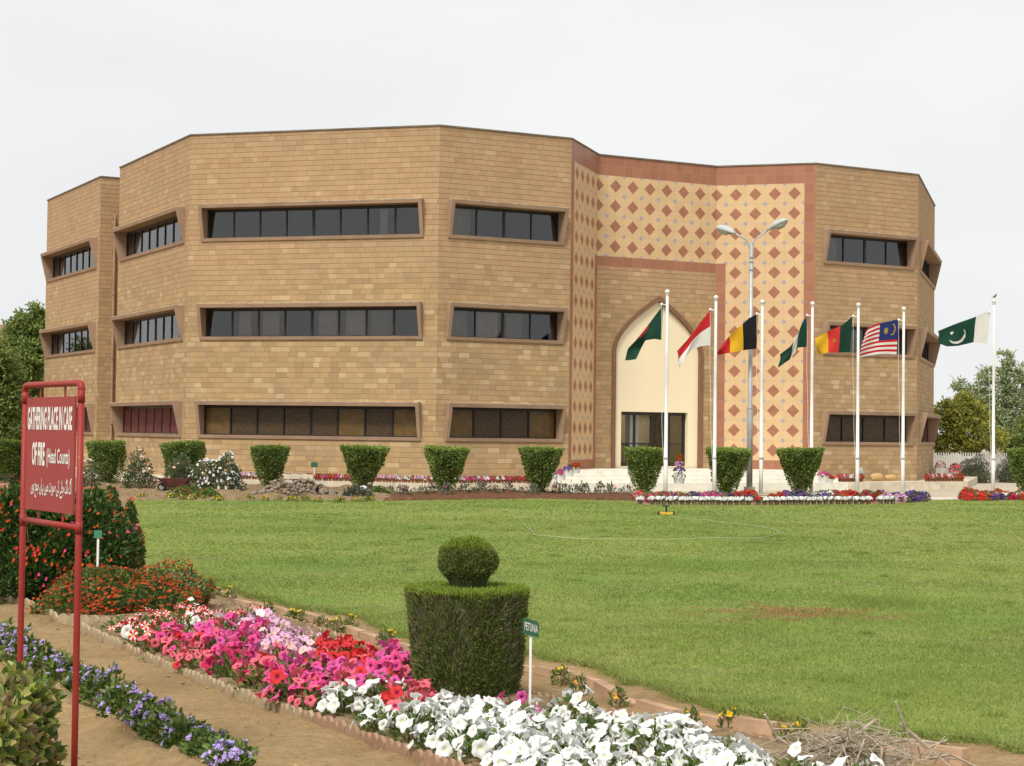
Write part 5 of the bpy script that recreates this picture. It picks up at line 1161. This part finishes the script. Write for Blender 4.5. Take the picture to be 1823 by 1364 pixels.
for sx, (ua, va), (uh0, vh0), (uh1, vh1), fy in ((-1, (1330, 428), (1309, 416), (1277, 406), .25), (1, (1342, 428), (1366, 411), (1403, 392), -.15)):
    p0 = D(1337, 445, LY)-LO; p1 = D(ua, va, LY)-LO; p2 = D(uh0, vh0, LY)-LO; p3 = D(uh1, vh1, LY+fy*2)-LO
    mb = MB(); mb.tube([p0+[.02*sx, 0, -.1], p0+[.04*sx, 0, .05], p1, p1*.5+p2*.5, p2], .028, 8); mb.build('arm', M['galv'], t, True)
    ax = p3-p2; L_ = np.linalg.norm(ax); ax /= L_; sd_ = np.cross(ax, [0, 0, 1.]); sd_ /= np.linalg.norm(sd_); upv = np.cross(sd_, ax)
    hb = MB(); n = 14; st_ = [(0, .06, .05), (.12, .085, .07), (.25, .15, .12), (.5, .20, .155), (.75, .195, .14), (.92, .15, .09), (1., .07, .03)]; V = []
    for f_, w_, h_ in st_:
        th = np.arange(n)*2*PI/n
        for a in th: z = math.sin(a); V.append(p2+ax*L_*f_+sd_*w_*math.cos(a)+upv*(h_*1.2*z if z > 0 else h_*.35*z))
    F = [[i*n+k, i*n+(k+1) % n, (i+1)*n+(k+1) % n, (i+1)*n+k] for i in range(len(st_)-1) for k in range(n)]+[list(range(n))[::-1], [(len(st_)-1)*n+k for k in range(n)]]
    hd = hb.add(V, F).build('lamp_head', M['lampbody'], t, True)
    gb_ = MB(); V = []
    for f_, w_, h_ in [(.28, .12, .02), (.45, .17, .085), (.7, .165, .085), (.88, .11, .04)]:
        for a in np.linspace(PI, 2*PI, 9): V.append(p2+ax*L_*f_+sd_*w_*math.cos(a)+upv*(-.032+h_*1.5*math.sin(a)))
    F = [[i*9+k, i*9+k+1, (i+1)*9+k+1, (i+1)*9+k] for i in range(3) for k in range(8)]; gb_.add(V, F).build('lens', M['lens'], hd, True)

# ------------------------------------------------------------------ sprinkler and hose on the lawn
q = G(1186, 917, LZ); t = thing('sprinkler', 'lawn sprinkler on a flat yellow base on the grass', 'sprinkler', q)
M['yplastic'] = mplain('yellow_plastic', (.62, .40, .03), .5, .4); M['blackp'] = mplain('black_rubber', (.02, .02, .02), .6, .3)
mb = MB(); mb.box((-.16, -.12, .02), (.16, -.06, .07)); mb.box((-.16, .06, .02), (.16, .12, .07)); mb.box((-.03, -.058, .025), (.03, .058, .065)); mb.build('base', M['yplastic'], t)
mb = MB(); mb.tube([(0, 0, .06), (0, 0, .22)], .022, 8); mb.tube([(-.10, 0, .24), (0, 0, .22), (.08, 0, .235)], .018, 7); mb.build('spray_head', M['blackp'], t)
for s in (-.19, .19): mb = MB(); mb.tube([(s-.02, 0, .04), (s+.02, 0, .04)], .05, 10); mb.build('wheel', M['blackp'], t)
hp = spline([G(u, v, LZ+.03) for u, v in [(1190, 918), (1230, 925), (1290, 930), (1340, 935), (1385, 944), (1386, 951), (1350, 958), (1280, 961), (1180, 962), (1080, 960), (1000, 958), (955, 955), (945, 946), (930, 930)]], 90)
hp[:, 2] = LZ+.025+.02*np.maximum(0, vnoise(hp[:, 0], hp[:, 1], 50)); M['hose'] = mplain('pale_hose', (.33, .38, .20), .6, .3)
tag(MB().tube(hp, .0075, 6).build('garden_hose', M['hose'], None, True), 'pale hose lying in a loop on the lawn beyond the topiary', 'hose')

# ------------------------------------------------------------------ heap of stones, bench, boulder, wheelbarrow
def rock_mesh(seed):
    r = np.random.default_rng(seed); bm = bmesh.new(); bmesh.ops.create_icosphere(bm, subdivisions=2, radius=1)
    a = r.normal(size=(3, 3))
    for v in bm.verts:
        p = np.array(v.co); k = 1+.16*math.sin(p@a[0]*1.6)+.12*math.sin(p@a[1]*2.3+1)+.07*math.sin(p@a[2]*4)
        v.co = Vector(tuple(p*k*[1, .8, .62]))
    me = bpy.data.meshes.new('stone'); bm.to_mesh(me); bm.free(); me.polygons.foreach_set('use_smooth', [True]*len(me.polygons)); me.materials.append(M['rock']); return me
def m_rock():
    t = NT('river_stone'); r = t.orand(); c = t.ramp(r, [(0, (.17, .14, .105)), (.3, (.26, .215, .155)), (.55, (.22, .165, .11)), (.75, (.34, .29, .22)), (1, (.13, .115, .10))]); n = t.noise(9, None, 4)
    return t.bsdf(t.mix(t.math('MULTIPLY', n, .5), c, (.14, .12, .09)), .9, .15, bump=n, bstr=.4)
M['rock'] = m_rock(); rk = [rock_mesh(k) for k in range(6)]
rc = G(522, 889, .0); HWR = 82/FPX*rc[1]
placed = []
for i in range(375):
    x = rng.uniform(-1, 1); yy = rng.uniform(-1, 1)
    if x*x+yy*yy > 1: continue
    hgt = .50*(1-(x*x+yy*yy))**.8*(.8+.3*vnoise(np.array([x*3]), np.array([yy*3]), 60)[0])*(1-.35*x*(x > 0)); s = rng.uniform(.045, .088)
    o = link_mesh('stone', rk[rng.integers(6)]); o.location = (rc[0]+x*HWR, rc[1]+.9+yy*.9, .05+max(0, hgt)+rng.uniform(-.01, .03)); o.scale = (s*rng.uniform(.8, 1.3), s, s*rng.uniform(.8, 1.2)); o.rotation_euler = tuple(rng.uniform(0, 6, 3)*[.15, .15, 1])
    tag(o, 'rounded grey-brown stone in the heap before the concrete bench', 'stone', 'stones heaped before the bench')
core = MB(); th = np.arange(20)*2*PI/20
core.add(np.concatenate([np.stack([HWR*k*np.cos(th), .9*k*np.sin(th), 0*th+z], 1) for k, z in ((.95, 0), (.7, .09), (.45, .18), (.02, .26))]), [[i*20+k, i*20+(k+1) % 20, (i+1)*20+(k+1) % 20, (i+1)*20+k] for i in range(3) for k in range(20)])
o = core.build('soil_mound', M['soil']); o.location = (rc[0], rc[1]+.9, .0); o['kind'] = 'structure'
def boulder(u, v, Yd, s, label, mat, rot=(0, 0, 0), sc=(1, 1, 1)):
    q = D(u, v, Yd); o = link_mesh('boulder', rk[int(u) % 6].copy()); o.data.materials[0] = mat; o.location = tuple(q); o.scale = tuple(s*np.array(sc)); o.rotation_euler = rot; return tag(o, label, 'boulder')
M['pale'] = mplain('pale_limestone', (.55, .56, .57), .8, .2, var=.2, sc=3); M['ystone'] = mplain('yellow_sandstone_piece', (.50, .33, .15), .9, .15, var=.2)
boulder(647, 874, 55.5, .17, 'pale bluish-white boulder at the right end of the stone heap', M['pale'], sc=(1, 1, 1.6))
hp_ = fH.p(1.75, .28, .5); 
for s_, lab, dz, sc, m_ in ((2.15, 'dark grey pointed stone leaning on the wall right of the steps', .32, (.55, .5, 1.5), 'roofgrey'), (3.0, 'slab of yellow sandstone leaning on the wall right of the steps', .18, (1.1, .4, .9), 'ystone'), (3.72, 'smaller wedge of yellow sandstone leaning on the wall', .16, (1.0, .4, .7), 'ystone')):
    o = link_mesh('boulder', rk[2].copy()); o.data.materials[0] = M[m_]; p = fH.p(s_, ZP+dz, .3); o.location = tuple(p); o.scale = tuple(.30*np.array(sc)); o.rotation_euler = (0, 0, .5); tag(o, lab, 'boulder')
q = D(533, 868, 57.6); t = thing('bench', 'plain concrete slab bench on a thick block behind the stone heap', 'bench', (q[0], 57.6, .1)); k = 57.6/FPX
zt_ = D(533, 845, 57.6)[2]-.1; mb = MB(); mb.hexa([(x*(1 if z > 0 else .97), y, zt_-.14+z) for z in (0, .14) for y in (-.25, .25) for x in (-27*k, 26*k)]); mb.build('seat', M['kerb'], t)
mb = MB(); mb.box((-12*k, -.18, -.1), (8*k, .18, zt_-.141)); mb.build('pedestal', M['roofgrey'], t)
q = D(288, 876, 55.4); t = thing('wheelbarrow', 'rusty dark red wheelbarrow parked among the rose bushes', 'wheelbarrow', (q[0], 55.4, .06)); k = 55.4/FPX
M['rust'] = mplain('rusty_dark_red_metal', (.085, .030, .025), .7, .3, var=.35, sc=6)
X_ = lambda u: (u-288)*k; Zf = lambda v: D(288, v, 55.4)[2]-.06
mb = MB(); a = [(X_(283), Zf(852)), (X_(340), Zf(851)), (X_(326), Zf(866)), (X_(296), Zf(864))]
V = [(x, y*(1 if i < 2 else .75), z) for y in (-.3, .3) for i, (x, z) in enumerate(a)]
mb.add(V, [[0, 3, 2, 1], [4, 5, 6, 7], [2, 3, 7, 6], [0, 4, 7, 3], [1, 2, 6, 5]]); mb.build('tray', M['rust'], t)
for s in (-.26, .26):
    mb = MB(); mb.tube([(X_(288), s*.25, .2), (X_(300), s*.7, Zf(866)), (X_(340), s, Zf(862)), (X_(362), s, Zf(856))], .02, 6); mb.build('handle', M['rust'], t)
    mb = MB(); mb.tube([(X_(328), s*.8, Zf(866)), (X_(332), s*.9, 0)], .018, 6); mb.build('leg', M['rust'], t)
mb = MB(); mb.tube([(X_(274), -.12, Zf(851)), (X_(274), .12, Zf(851)), ], .015, 6)
for s in (-.12, .12): mb.tube([(X_(274), s, Zf(850)), (X_(284), s, Zf(852))], .012, 5); mb.tube([(X_(273), s, Zf(857)), (X_(294), s, Zf(858))], .012, 5); mb.tube([(X_(277), s, Zf(850)), (X_(278), s, Zf(857))], .01, 5)
mb.build('front_guard', M['rust'], t)
wh = MB(); th = np.linspace(0, 2*PI, 21); rw = 7.6*k; wh.tube([(rw*.8*math.cos(a), 0, rw+rw*.8*math.sin(a)) for a in th], rw*.24, 8, cap=False); wo_ = wh.build('wheel', M['blackp'], t, True)
hb = MB(); hb.tube([(0, -.03, rw), (0, .03, rw)], rw*.6, 14); hb.build('hub', M['galv'], wo_)

# ------------------------------------------------------------------ heap of dead twigs in the corner of the bed
q = G(1512, 1388); t = MB()
for i in range(340):
    a = rng.uniform(0, 2*PI); L_ = rng.uniform(.15, .60)*(1.25 if rng.random() < .1 else 1); r = abs(rng.normal())*.30
    c = A3(r*math.cos(a)*1.15, r*math.sin(a)*.75, .02+max(0, .19-.26*r)*rng.uniform(.3, 1.15)); d = rng.normal(size=3)*[1, .8, .30]; d /= np.linalg.norm(d)
    bend = rng.normal(size=3)*.06; p = [c-d*L_/2, c-d*L_*.1+bend, c+d*L_/2+bend*.4]
    for s in p: s[2] = max(s[2], .0)
    r0 = rng.uniform(.0018, .0045)*(2.2 if rng.random() < .07 else 1); t.tube(p, [r0, r0*.9, r0*.4], 5)
    if rng.random() < .5:
        d2 = d+rng.normal(size=3)*.6; d2 /= np.linalg.norm(d2); t.tube([p[1], p[1]+d2*L_*.35], [r0*.7, r0*.3], 4)
for pts, r0 in (([(-.25, 0, .12), (.05, .05, .20), (.20, .1, .30)], .018), ([(.1, 0, .14), (.40, .1, .18), (.66, .12, .15)], .012), ([(.35, .1, .28), (.52, .1, .13), (.64, .1, .18)], .012), ([(-.50, 0, .34), (-.42, .05, .20), (-.25, .05, .08)], .009), ([(.31, .05, .42), (.38, .08, .26), (.43, .1, .1)], .007)): t.tube(pts, [r0, r0*.9, r0*.55], 7)
M['twig'] = mplain('dead_twig_bark', (.38, .325, .24), .9, .1, var=.35, sc=14)
o = t.build('twig_heap', M['twig']); o.location = (q[0]-.02, q[1], .05); tag(o, 'heap of dead grey-brown twigs dumped at the right end of the flower bed', 'twig heap')
# ------------------------------------------------------------------ trees and the far background
def tree(name, label, loc, th_, tr, blobs, leafm, L, w, per, group=None, limbs=True, lean=0., cl=.36):
    t = thing(name, label, 'tree', loc, 0, group)
    tk = MB(); fork = th_*.55
    tk.tube([(0, 0, -.2), (lean*.3, .05, fork*.5), (lean*.6, 0, fork), (lean, .03, th_)], [tr*1.25, tr, tr*.85, tr*.45], 9)
    for (bx, by, bz, rx, ry, rz, n) in blobs:
        if limbs:
            s = A3(lean*.6, 0, fork); e = A3(bx, by, bz); m = s*.5+e*.5+A3(0, 0, -.12*abs(bx))
            tk.tube([s, m, e, e+(e-m)*.5], [tr*.55, tr*.36, tr*.2, tr*.06], 6)
            for _ in range(5):
                v = sph(1)[0]; tk.tube([m*.3+e*.7, e+v*[rx*.5, ry*.5, rz*.5], e+v*[rx*.95, ry*.95, rz*.95]], [tr*.14, tr*.08, tr*.03], 4)
    tk.build('trunk', M['bark'], t)
    cr = MB()
    for (bx, by, bz, rx, ry, rz, n) in blobs:
        v = sph(n); c = v*(rng.random((n, 1))**.45)*[rx, ry, rz]+[bx, by, bz]
        q = np.repeat(c, per, 0)+rng.normal(size=(n*per, 3))*cl*np.array([1, 1, .7])*min(rx, rz)*.55
        d = np.repeat(v, per, 0)*.6+[0, 0, -.15]+.8*rng.normal(size=(n*per, 3))
        cr.leaves(q, d, rng.uniform(L*.7, L*1.3, len(q)), rng.uniform(w*.7, w*1.3, len(q)), 0)
    cr.build('crown', leafm, t); return t
def at_px(u, Y): q = D(u, 800, Y); return q[0]
def blob(u, v, Y, ru, rv, n, base, dy=0., ry=None):
    q = D(u, v, Y); k = Y/FPX; return (q[0]-base[0], dy, q[2], ru*k, (ry or ru*k), rv*k, n)
# left group
b = (at_px(30, 93), 93, 0); tree('tree', 'tall leafy tree left of the building showing its crown against the sky', b, 5., .17, [blob(58, 575, 93, 30, 32, 60, b), blob(30, 600, 93, 30, 34, 70, b, .3), blob(60, 640, 93, 34, 45, 90, b, -.5), blob(20, 665, 93, 40, 45, 90, b), blob(48, 715, 93, 45, 50, 90, b, .4), blob(10, 740, 93, 40, 45, 60, b)], M['treeleaf'], .24, .12, 34)
b = (at_px(-30, 84), 84, 0); tree('tree', 'dark lower tree at the left edge behind the notice board', b, 3.6, .15, [blob(-25, 640, 84, 45, 42, 70, b), blob(8, 700, 84, 34, 42, 60, b), blob(-40, 720, 84, 50, 50, 70, b), blob(15, 757, 84, 34, 32, 45, b)], M['treeleaf'], .24, .12, 36)
b = (at_px(62, 97), 97, 0); tree('tree', 'narrow dark tree tucked against the left end of the building', b, 3.2, .13, [blob(66, 680, 97, 22, 50, 60, b), blob(60, 745, 97, 28, 40, 50, b)], M['treeleaf'], .24, .12, 34)
# right group
b = (at_px(1742, 88), 88, 0); tree('tree', 'low spreading yellow-green tree beside the right end of the building', b, 2.4, .14, [blob(1690, 735, 88, 28, 24, 55, b), blob(1722, 722, 88, 24, 20, 45, b, .4), blob(1700, 765, 88, 34, 26, 60, b), blob(1740, 752, 88, 30, 30, 60, b), blob(1758, 782, 88, 30, 18, 40, b, -.4), blob(1672, 790, 88, 24, 16, 30, b), blob(1715, 793, 88, 34, 15, 40, b)], M['yellowtree'], .20, .11, 26)
b = (at_px(1800, 98), 98, 0); tree('tree', 'tall open grey-green tree with several pointed tops at the right edge', b, 4.6, .15, [blob(1789, 650, 98, 14, 32, 24, b), blob(1799, 690, 98, 26, 34, 44, b), blob(1756, 675, 98, 13, 24, 18, b), blob(1735, 700, 98, 22, 24, 24, b), blob(1712, 690, 98, 18, 16, 9, b), blob(1822, 672, 98, 15, 26, 24, b), blob(1772, 735, 98, 34, 40, 60, b), blob(1815, 745, 98, 32, 44, 60, b), blob(1735, 745, 98, 26, 34, 34, b, .6), blob(1850, 720, 98, 30, 50, 60, b), blob(1790, 785, 98, 42, 26, 50, b)], M['palegreen'], .24, .10, 24, cl=.40)
b = (at_px(1840, 90), 90, 0); tree('tree', 'dense mid-green tree low at the right edge behind the grey bushes', b, 2.4, .12, [blob(1835, 770, 90, 34, 34, 60, b), blob(1808, 793, 90, 24, 18, 36, b), blob(1870, 780, 90, 34, 40, 40, b)], M['treeleaf'], .22, .11, 28)
# grey rounded bushes
for i, (u, Yd, hw, lab) in enumerate([(1735, 81, 31, 'round clipped grey-green bush just right of the white planter'), (1802, 82, 30, 'round clipped grey-green bush behind the last flagpole')]):
    q = D(u, 857, Yd); k = Yd/FPX
    bush('round_bush', lab, 'bush', (q[0], Yd, 0), hw*k, hw*k, (855-812)*k+.05, 3600, M['greybush'], .08, .04, [], 'round grey bushes by the fence', stems=6, seed=i)
# distant planting left of the building and behind the board
for i, (u, v, Yd, hw, hp, m_, lab) in enumerate([(12, 862, 66, 26, 30, 'leafgrey', 'pale grey-green shrub low at the left edge'), (105, 862, 64, 20, 30, 'bushleaf', 'dark low shrub behind the notice board')]):
    q = D(u, v, Yd); k = Yd/FPX; bush('shrub', lab, 'bush', (q[0], Yd, 0), hw*k, hw*k, hp*k, 1200, M[m_], .09, .05, [], None, stems=4, seed=i)
# white picket fence, boundary wall, far building
fP = Facet(tuple(D(1655, 840, 86)[:2]), tuple(D(1905, 840, 90)[:2])); FO = A3(fP.A[0], fP.A[1], 0)
t = thing('picket_fence', 'white picket fence running behind the grey bushes', 'fence', FO)
zf0, zf1 = .35, 1.28
mb = MB()
for z in (.55, 1.08): fP.box(mb, 0, fP.L, z, z+.06, -.03, .0)
mb.V = [v-FO for v in mb.V]; mb.build('rail', M['white'], t)
n = int(fP.L/.155); pk_ = None
pm = MB(); pm.box((-.035, 0, zf0-.35), (.035, .025, zf1)); pm.add([(-.035, 0, zf1), (.035, 0, zf1), (0, 0, zf1+.06), (-.035, .025, zf1), (.035, .025, zf1), (0, .025, zf1+.06)], [[0, 1, 2], [3, 5, 4], [0, 2, 5, 3], [1, 4, 5, 2]])
pme = pm.mesh('picket', M['white'])
for i in range(n):
    o = link_mesh('picket', pme, t); p = fP.p((i+.5)*fP.L/n, 0, .002)-FO; o.location = tuple(p); o.rotation_euler = (0, 0, math.atan2(fP.e[1], fP.e[0])+PI)
M['wallpale'] = mplain('pale_boundary_render', (.55, .50, .42), .9, .1, var=.12, sc=.6); 
def slab_wall(a, b, h, label, th_=.2):
    f = Facet(tuple(a[:2]), tuple(b[:2])); mb = MB(); f.box(mb, 0, f.L, -.1, h, -th_, 0); f.box(mb, 0, f.L, h+.002, h+.08, -th_-.04, .04); o = mb.build('boundary_wall', M['wallpale']); return tag(o, label, 'wall')
slab_wall(D(1560, 800, 112), D(2150, 800, 116), 1.55, 'pale rendered boundary wall beyond the fence at the right')
slab_wall(D(-500, 800, 118), D(160, 800, 114), 1.6, 'pale boundary wall behind the trees at the left')
q = D(-40, 800, 135); fb_ = MB(); hb_ = D(10, 578, 135)[2]; t = thing('distant_building', 'brown flat-roofed building behind the trees at the left edge', 'building', (q[0], 135, 0))
mb = MB(); mb.box((-12, 0, -.1), (5.2, 10, hb_-.5)); mb.build('wall', M['ystone'], t); mb = MB(); mb.box((-12.3, -.3, hb_-.498), (5.5, 10.3, hb_)); mb.build('roof', M['hood'], t)
for k_ in range(4):
    for z_ in (2., 5.2): mb = MB(); mb.box((-10.5+k_*4, -.05, z_), (-8.7+k_*4, .02, z_+1.5)); mb.build('window', M['dark'], t)
# white planters and potted flowers by the right corner of the building
q = D(1682, 851, 79); tt = thing('planter', 'large white faceted planter at the right corner of the building', 'planter', (q[0]-.2, 79, ZP)); mb = MB(); mb.lathe([(.01, 0), (.34, 0), (.40, .42), (.36, .42), (.34, .36), (.01, .36)], 8); mb.build('tub', M['white'], tt); posy_mb(.25, .35, 50, 60, .06, .40).build('flowers', [PET['blush'], M['roseleaf']], tt)
q = D(1700, 850, 78.5); tt = thing('planter', 'pot of pink flowers standing beside the white faceted planter', 'planter', (q[0], 78.5, ZP)); mb = MB(); mb.lathe([(.01, 0), (.13, 0), (.18, .28), (.15, .28), (.01, .24)], 10); mb.build('tub', M['white'], tt); posy_mb(.26, .42, 60, 60, .07, .25).build('flowers', [PET['salmon'], M['roseleaf']], tt)

# ------------------------------------------------------------------ flag bed: border pots and petunias
def fpot(u, v, c, lab, grp): q = G(u, v, .0); pot((q[0], q[1], .06), c, lab, grp, potg, 1.2, True)
for u0, u1, va, vb, where in ((1134, 1338, 902, 903, 'below the first flagpoles'), (1345, 1595, 903, 901, 'below the middle flagpoles'), (1712, 1835, 894, 893, 'below the last flagpole')):
    n = int((u1-u0)/10.5)
    for i in range(n):
        if rng.random() < .09: continue
        f = (i+.5)/n; c = 'white' if not (1335 < u0+(u1-u0)*f < 1352) else 'red'
        fpot(u0+(u1-u0)*f, va+(vb-va)*f, c, 'small pot of white flowers in the border row '+where if c == 'white' else 'small pot of red flowers in the border row '+where, 'pots of %s flowers %s' % (c, where))
fm = {}
def clump(c):
    if c not in fm:
        mb = MB(); posy = posy_mb(.20, .24, 60, 70, .05, .03); fm[c] = posy.mesh('flowers', [PET[c], M['leafmid']])
    return fm[c]
ZON = [(1140, 1190, ('salmon', 'hot')), (1190, 1225, ('purple', 'hot')), (1225, 1260, ('magenta', 'purple')), (1260, 1300, ('magenta', 'hot', 'purple')), (1300, 1340, ('purple', 'red')), (1372, 1400, ('red',)), (1400, 1450, ('purple',)), (1455, 1480, ('purple', 'white')), (1485, 1530, ('crimson', 'red')), (1530, 1575, ('orange', 'crimson')), (1570, 1650, ('purple', 'purple', 'lilac')), (1718, 1760, ('orange', 'red')), (1765, 1785, ('orange', 'purple')), (1785, 1840, ('red', 'crimson', 'orange'))]
FN = dict(CNAME, purple='deep purple', orange='orange-red')
for a, b_, cs in ZON:
    for row, v in enumerate((893, 889)):
        for u in np.arange(a, b_, 9):
            if rng.random() < .12: continue
            c = cs[rng.integers(len(cs))]; q = G(u+rng.uniform(-4, 4), v-2*(a > 1640)*1.5+rng.uniform(-1, 1), .08)
            o = link_mesh('flowering_plant', clump(c)); o.location = (q[0], q[1], .06); s = rng.uniform(.8, 1.15); o.scale = (s, s, s*rng.uniform(.8, 1.2)); o.rotation_euler = (0, 0, rng.uniform(0, 6))
            tag(o, '%s flowering plant massed round the foot of the %s flagpoles' % (FN[c], 'far right' if a > 1700 else 'row of'), 'plant', '%s plants at the %s flagpoles' % (FN[c], 'far right' if a > 1700 else 'row of'))
q = G(1372, 893); mb = MB(); mb.box((-.30, -.2, -.05), (.34, .25, .16)); o = mb.build('concrete_block', M['marble']); o.location = (q[0], q[1], 0); tag(o, 'pale concrete block on the ground at the foot of the third flagpole', 'block')
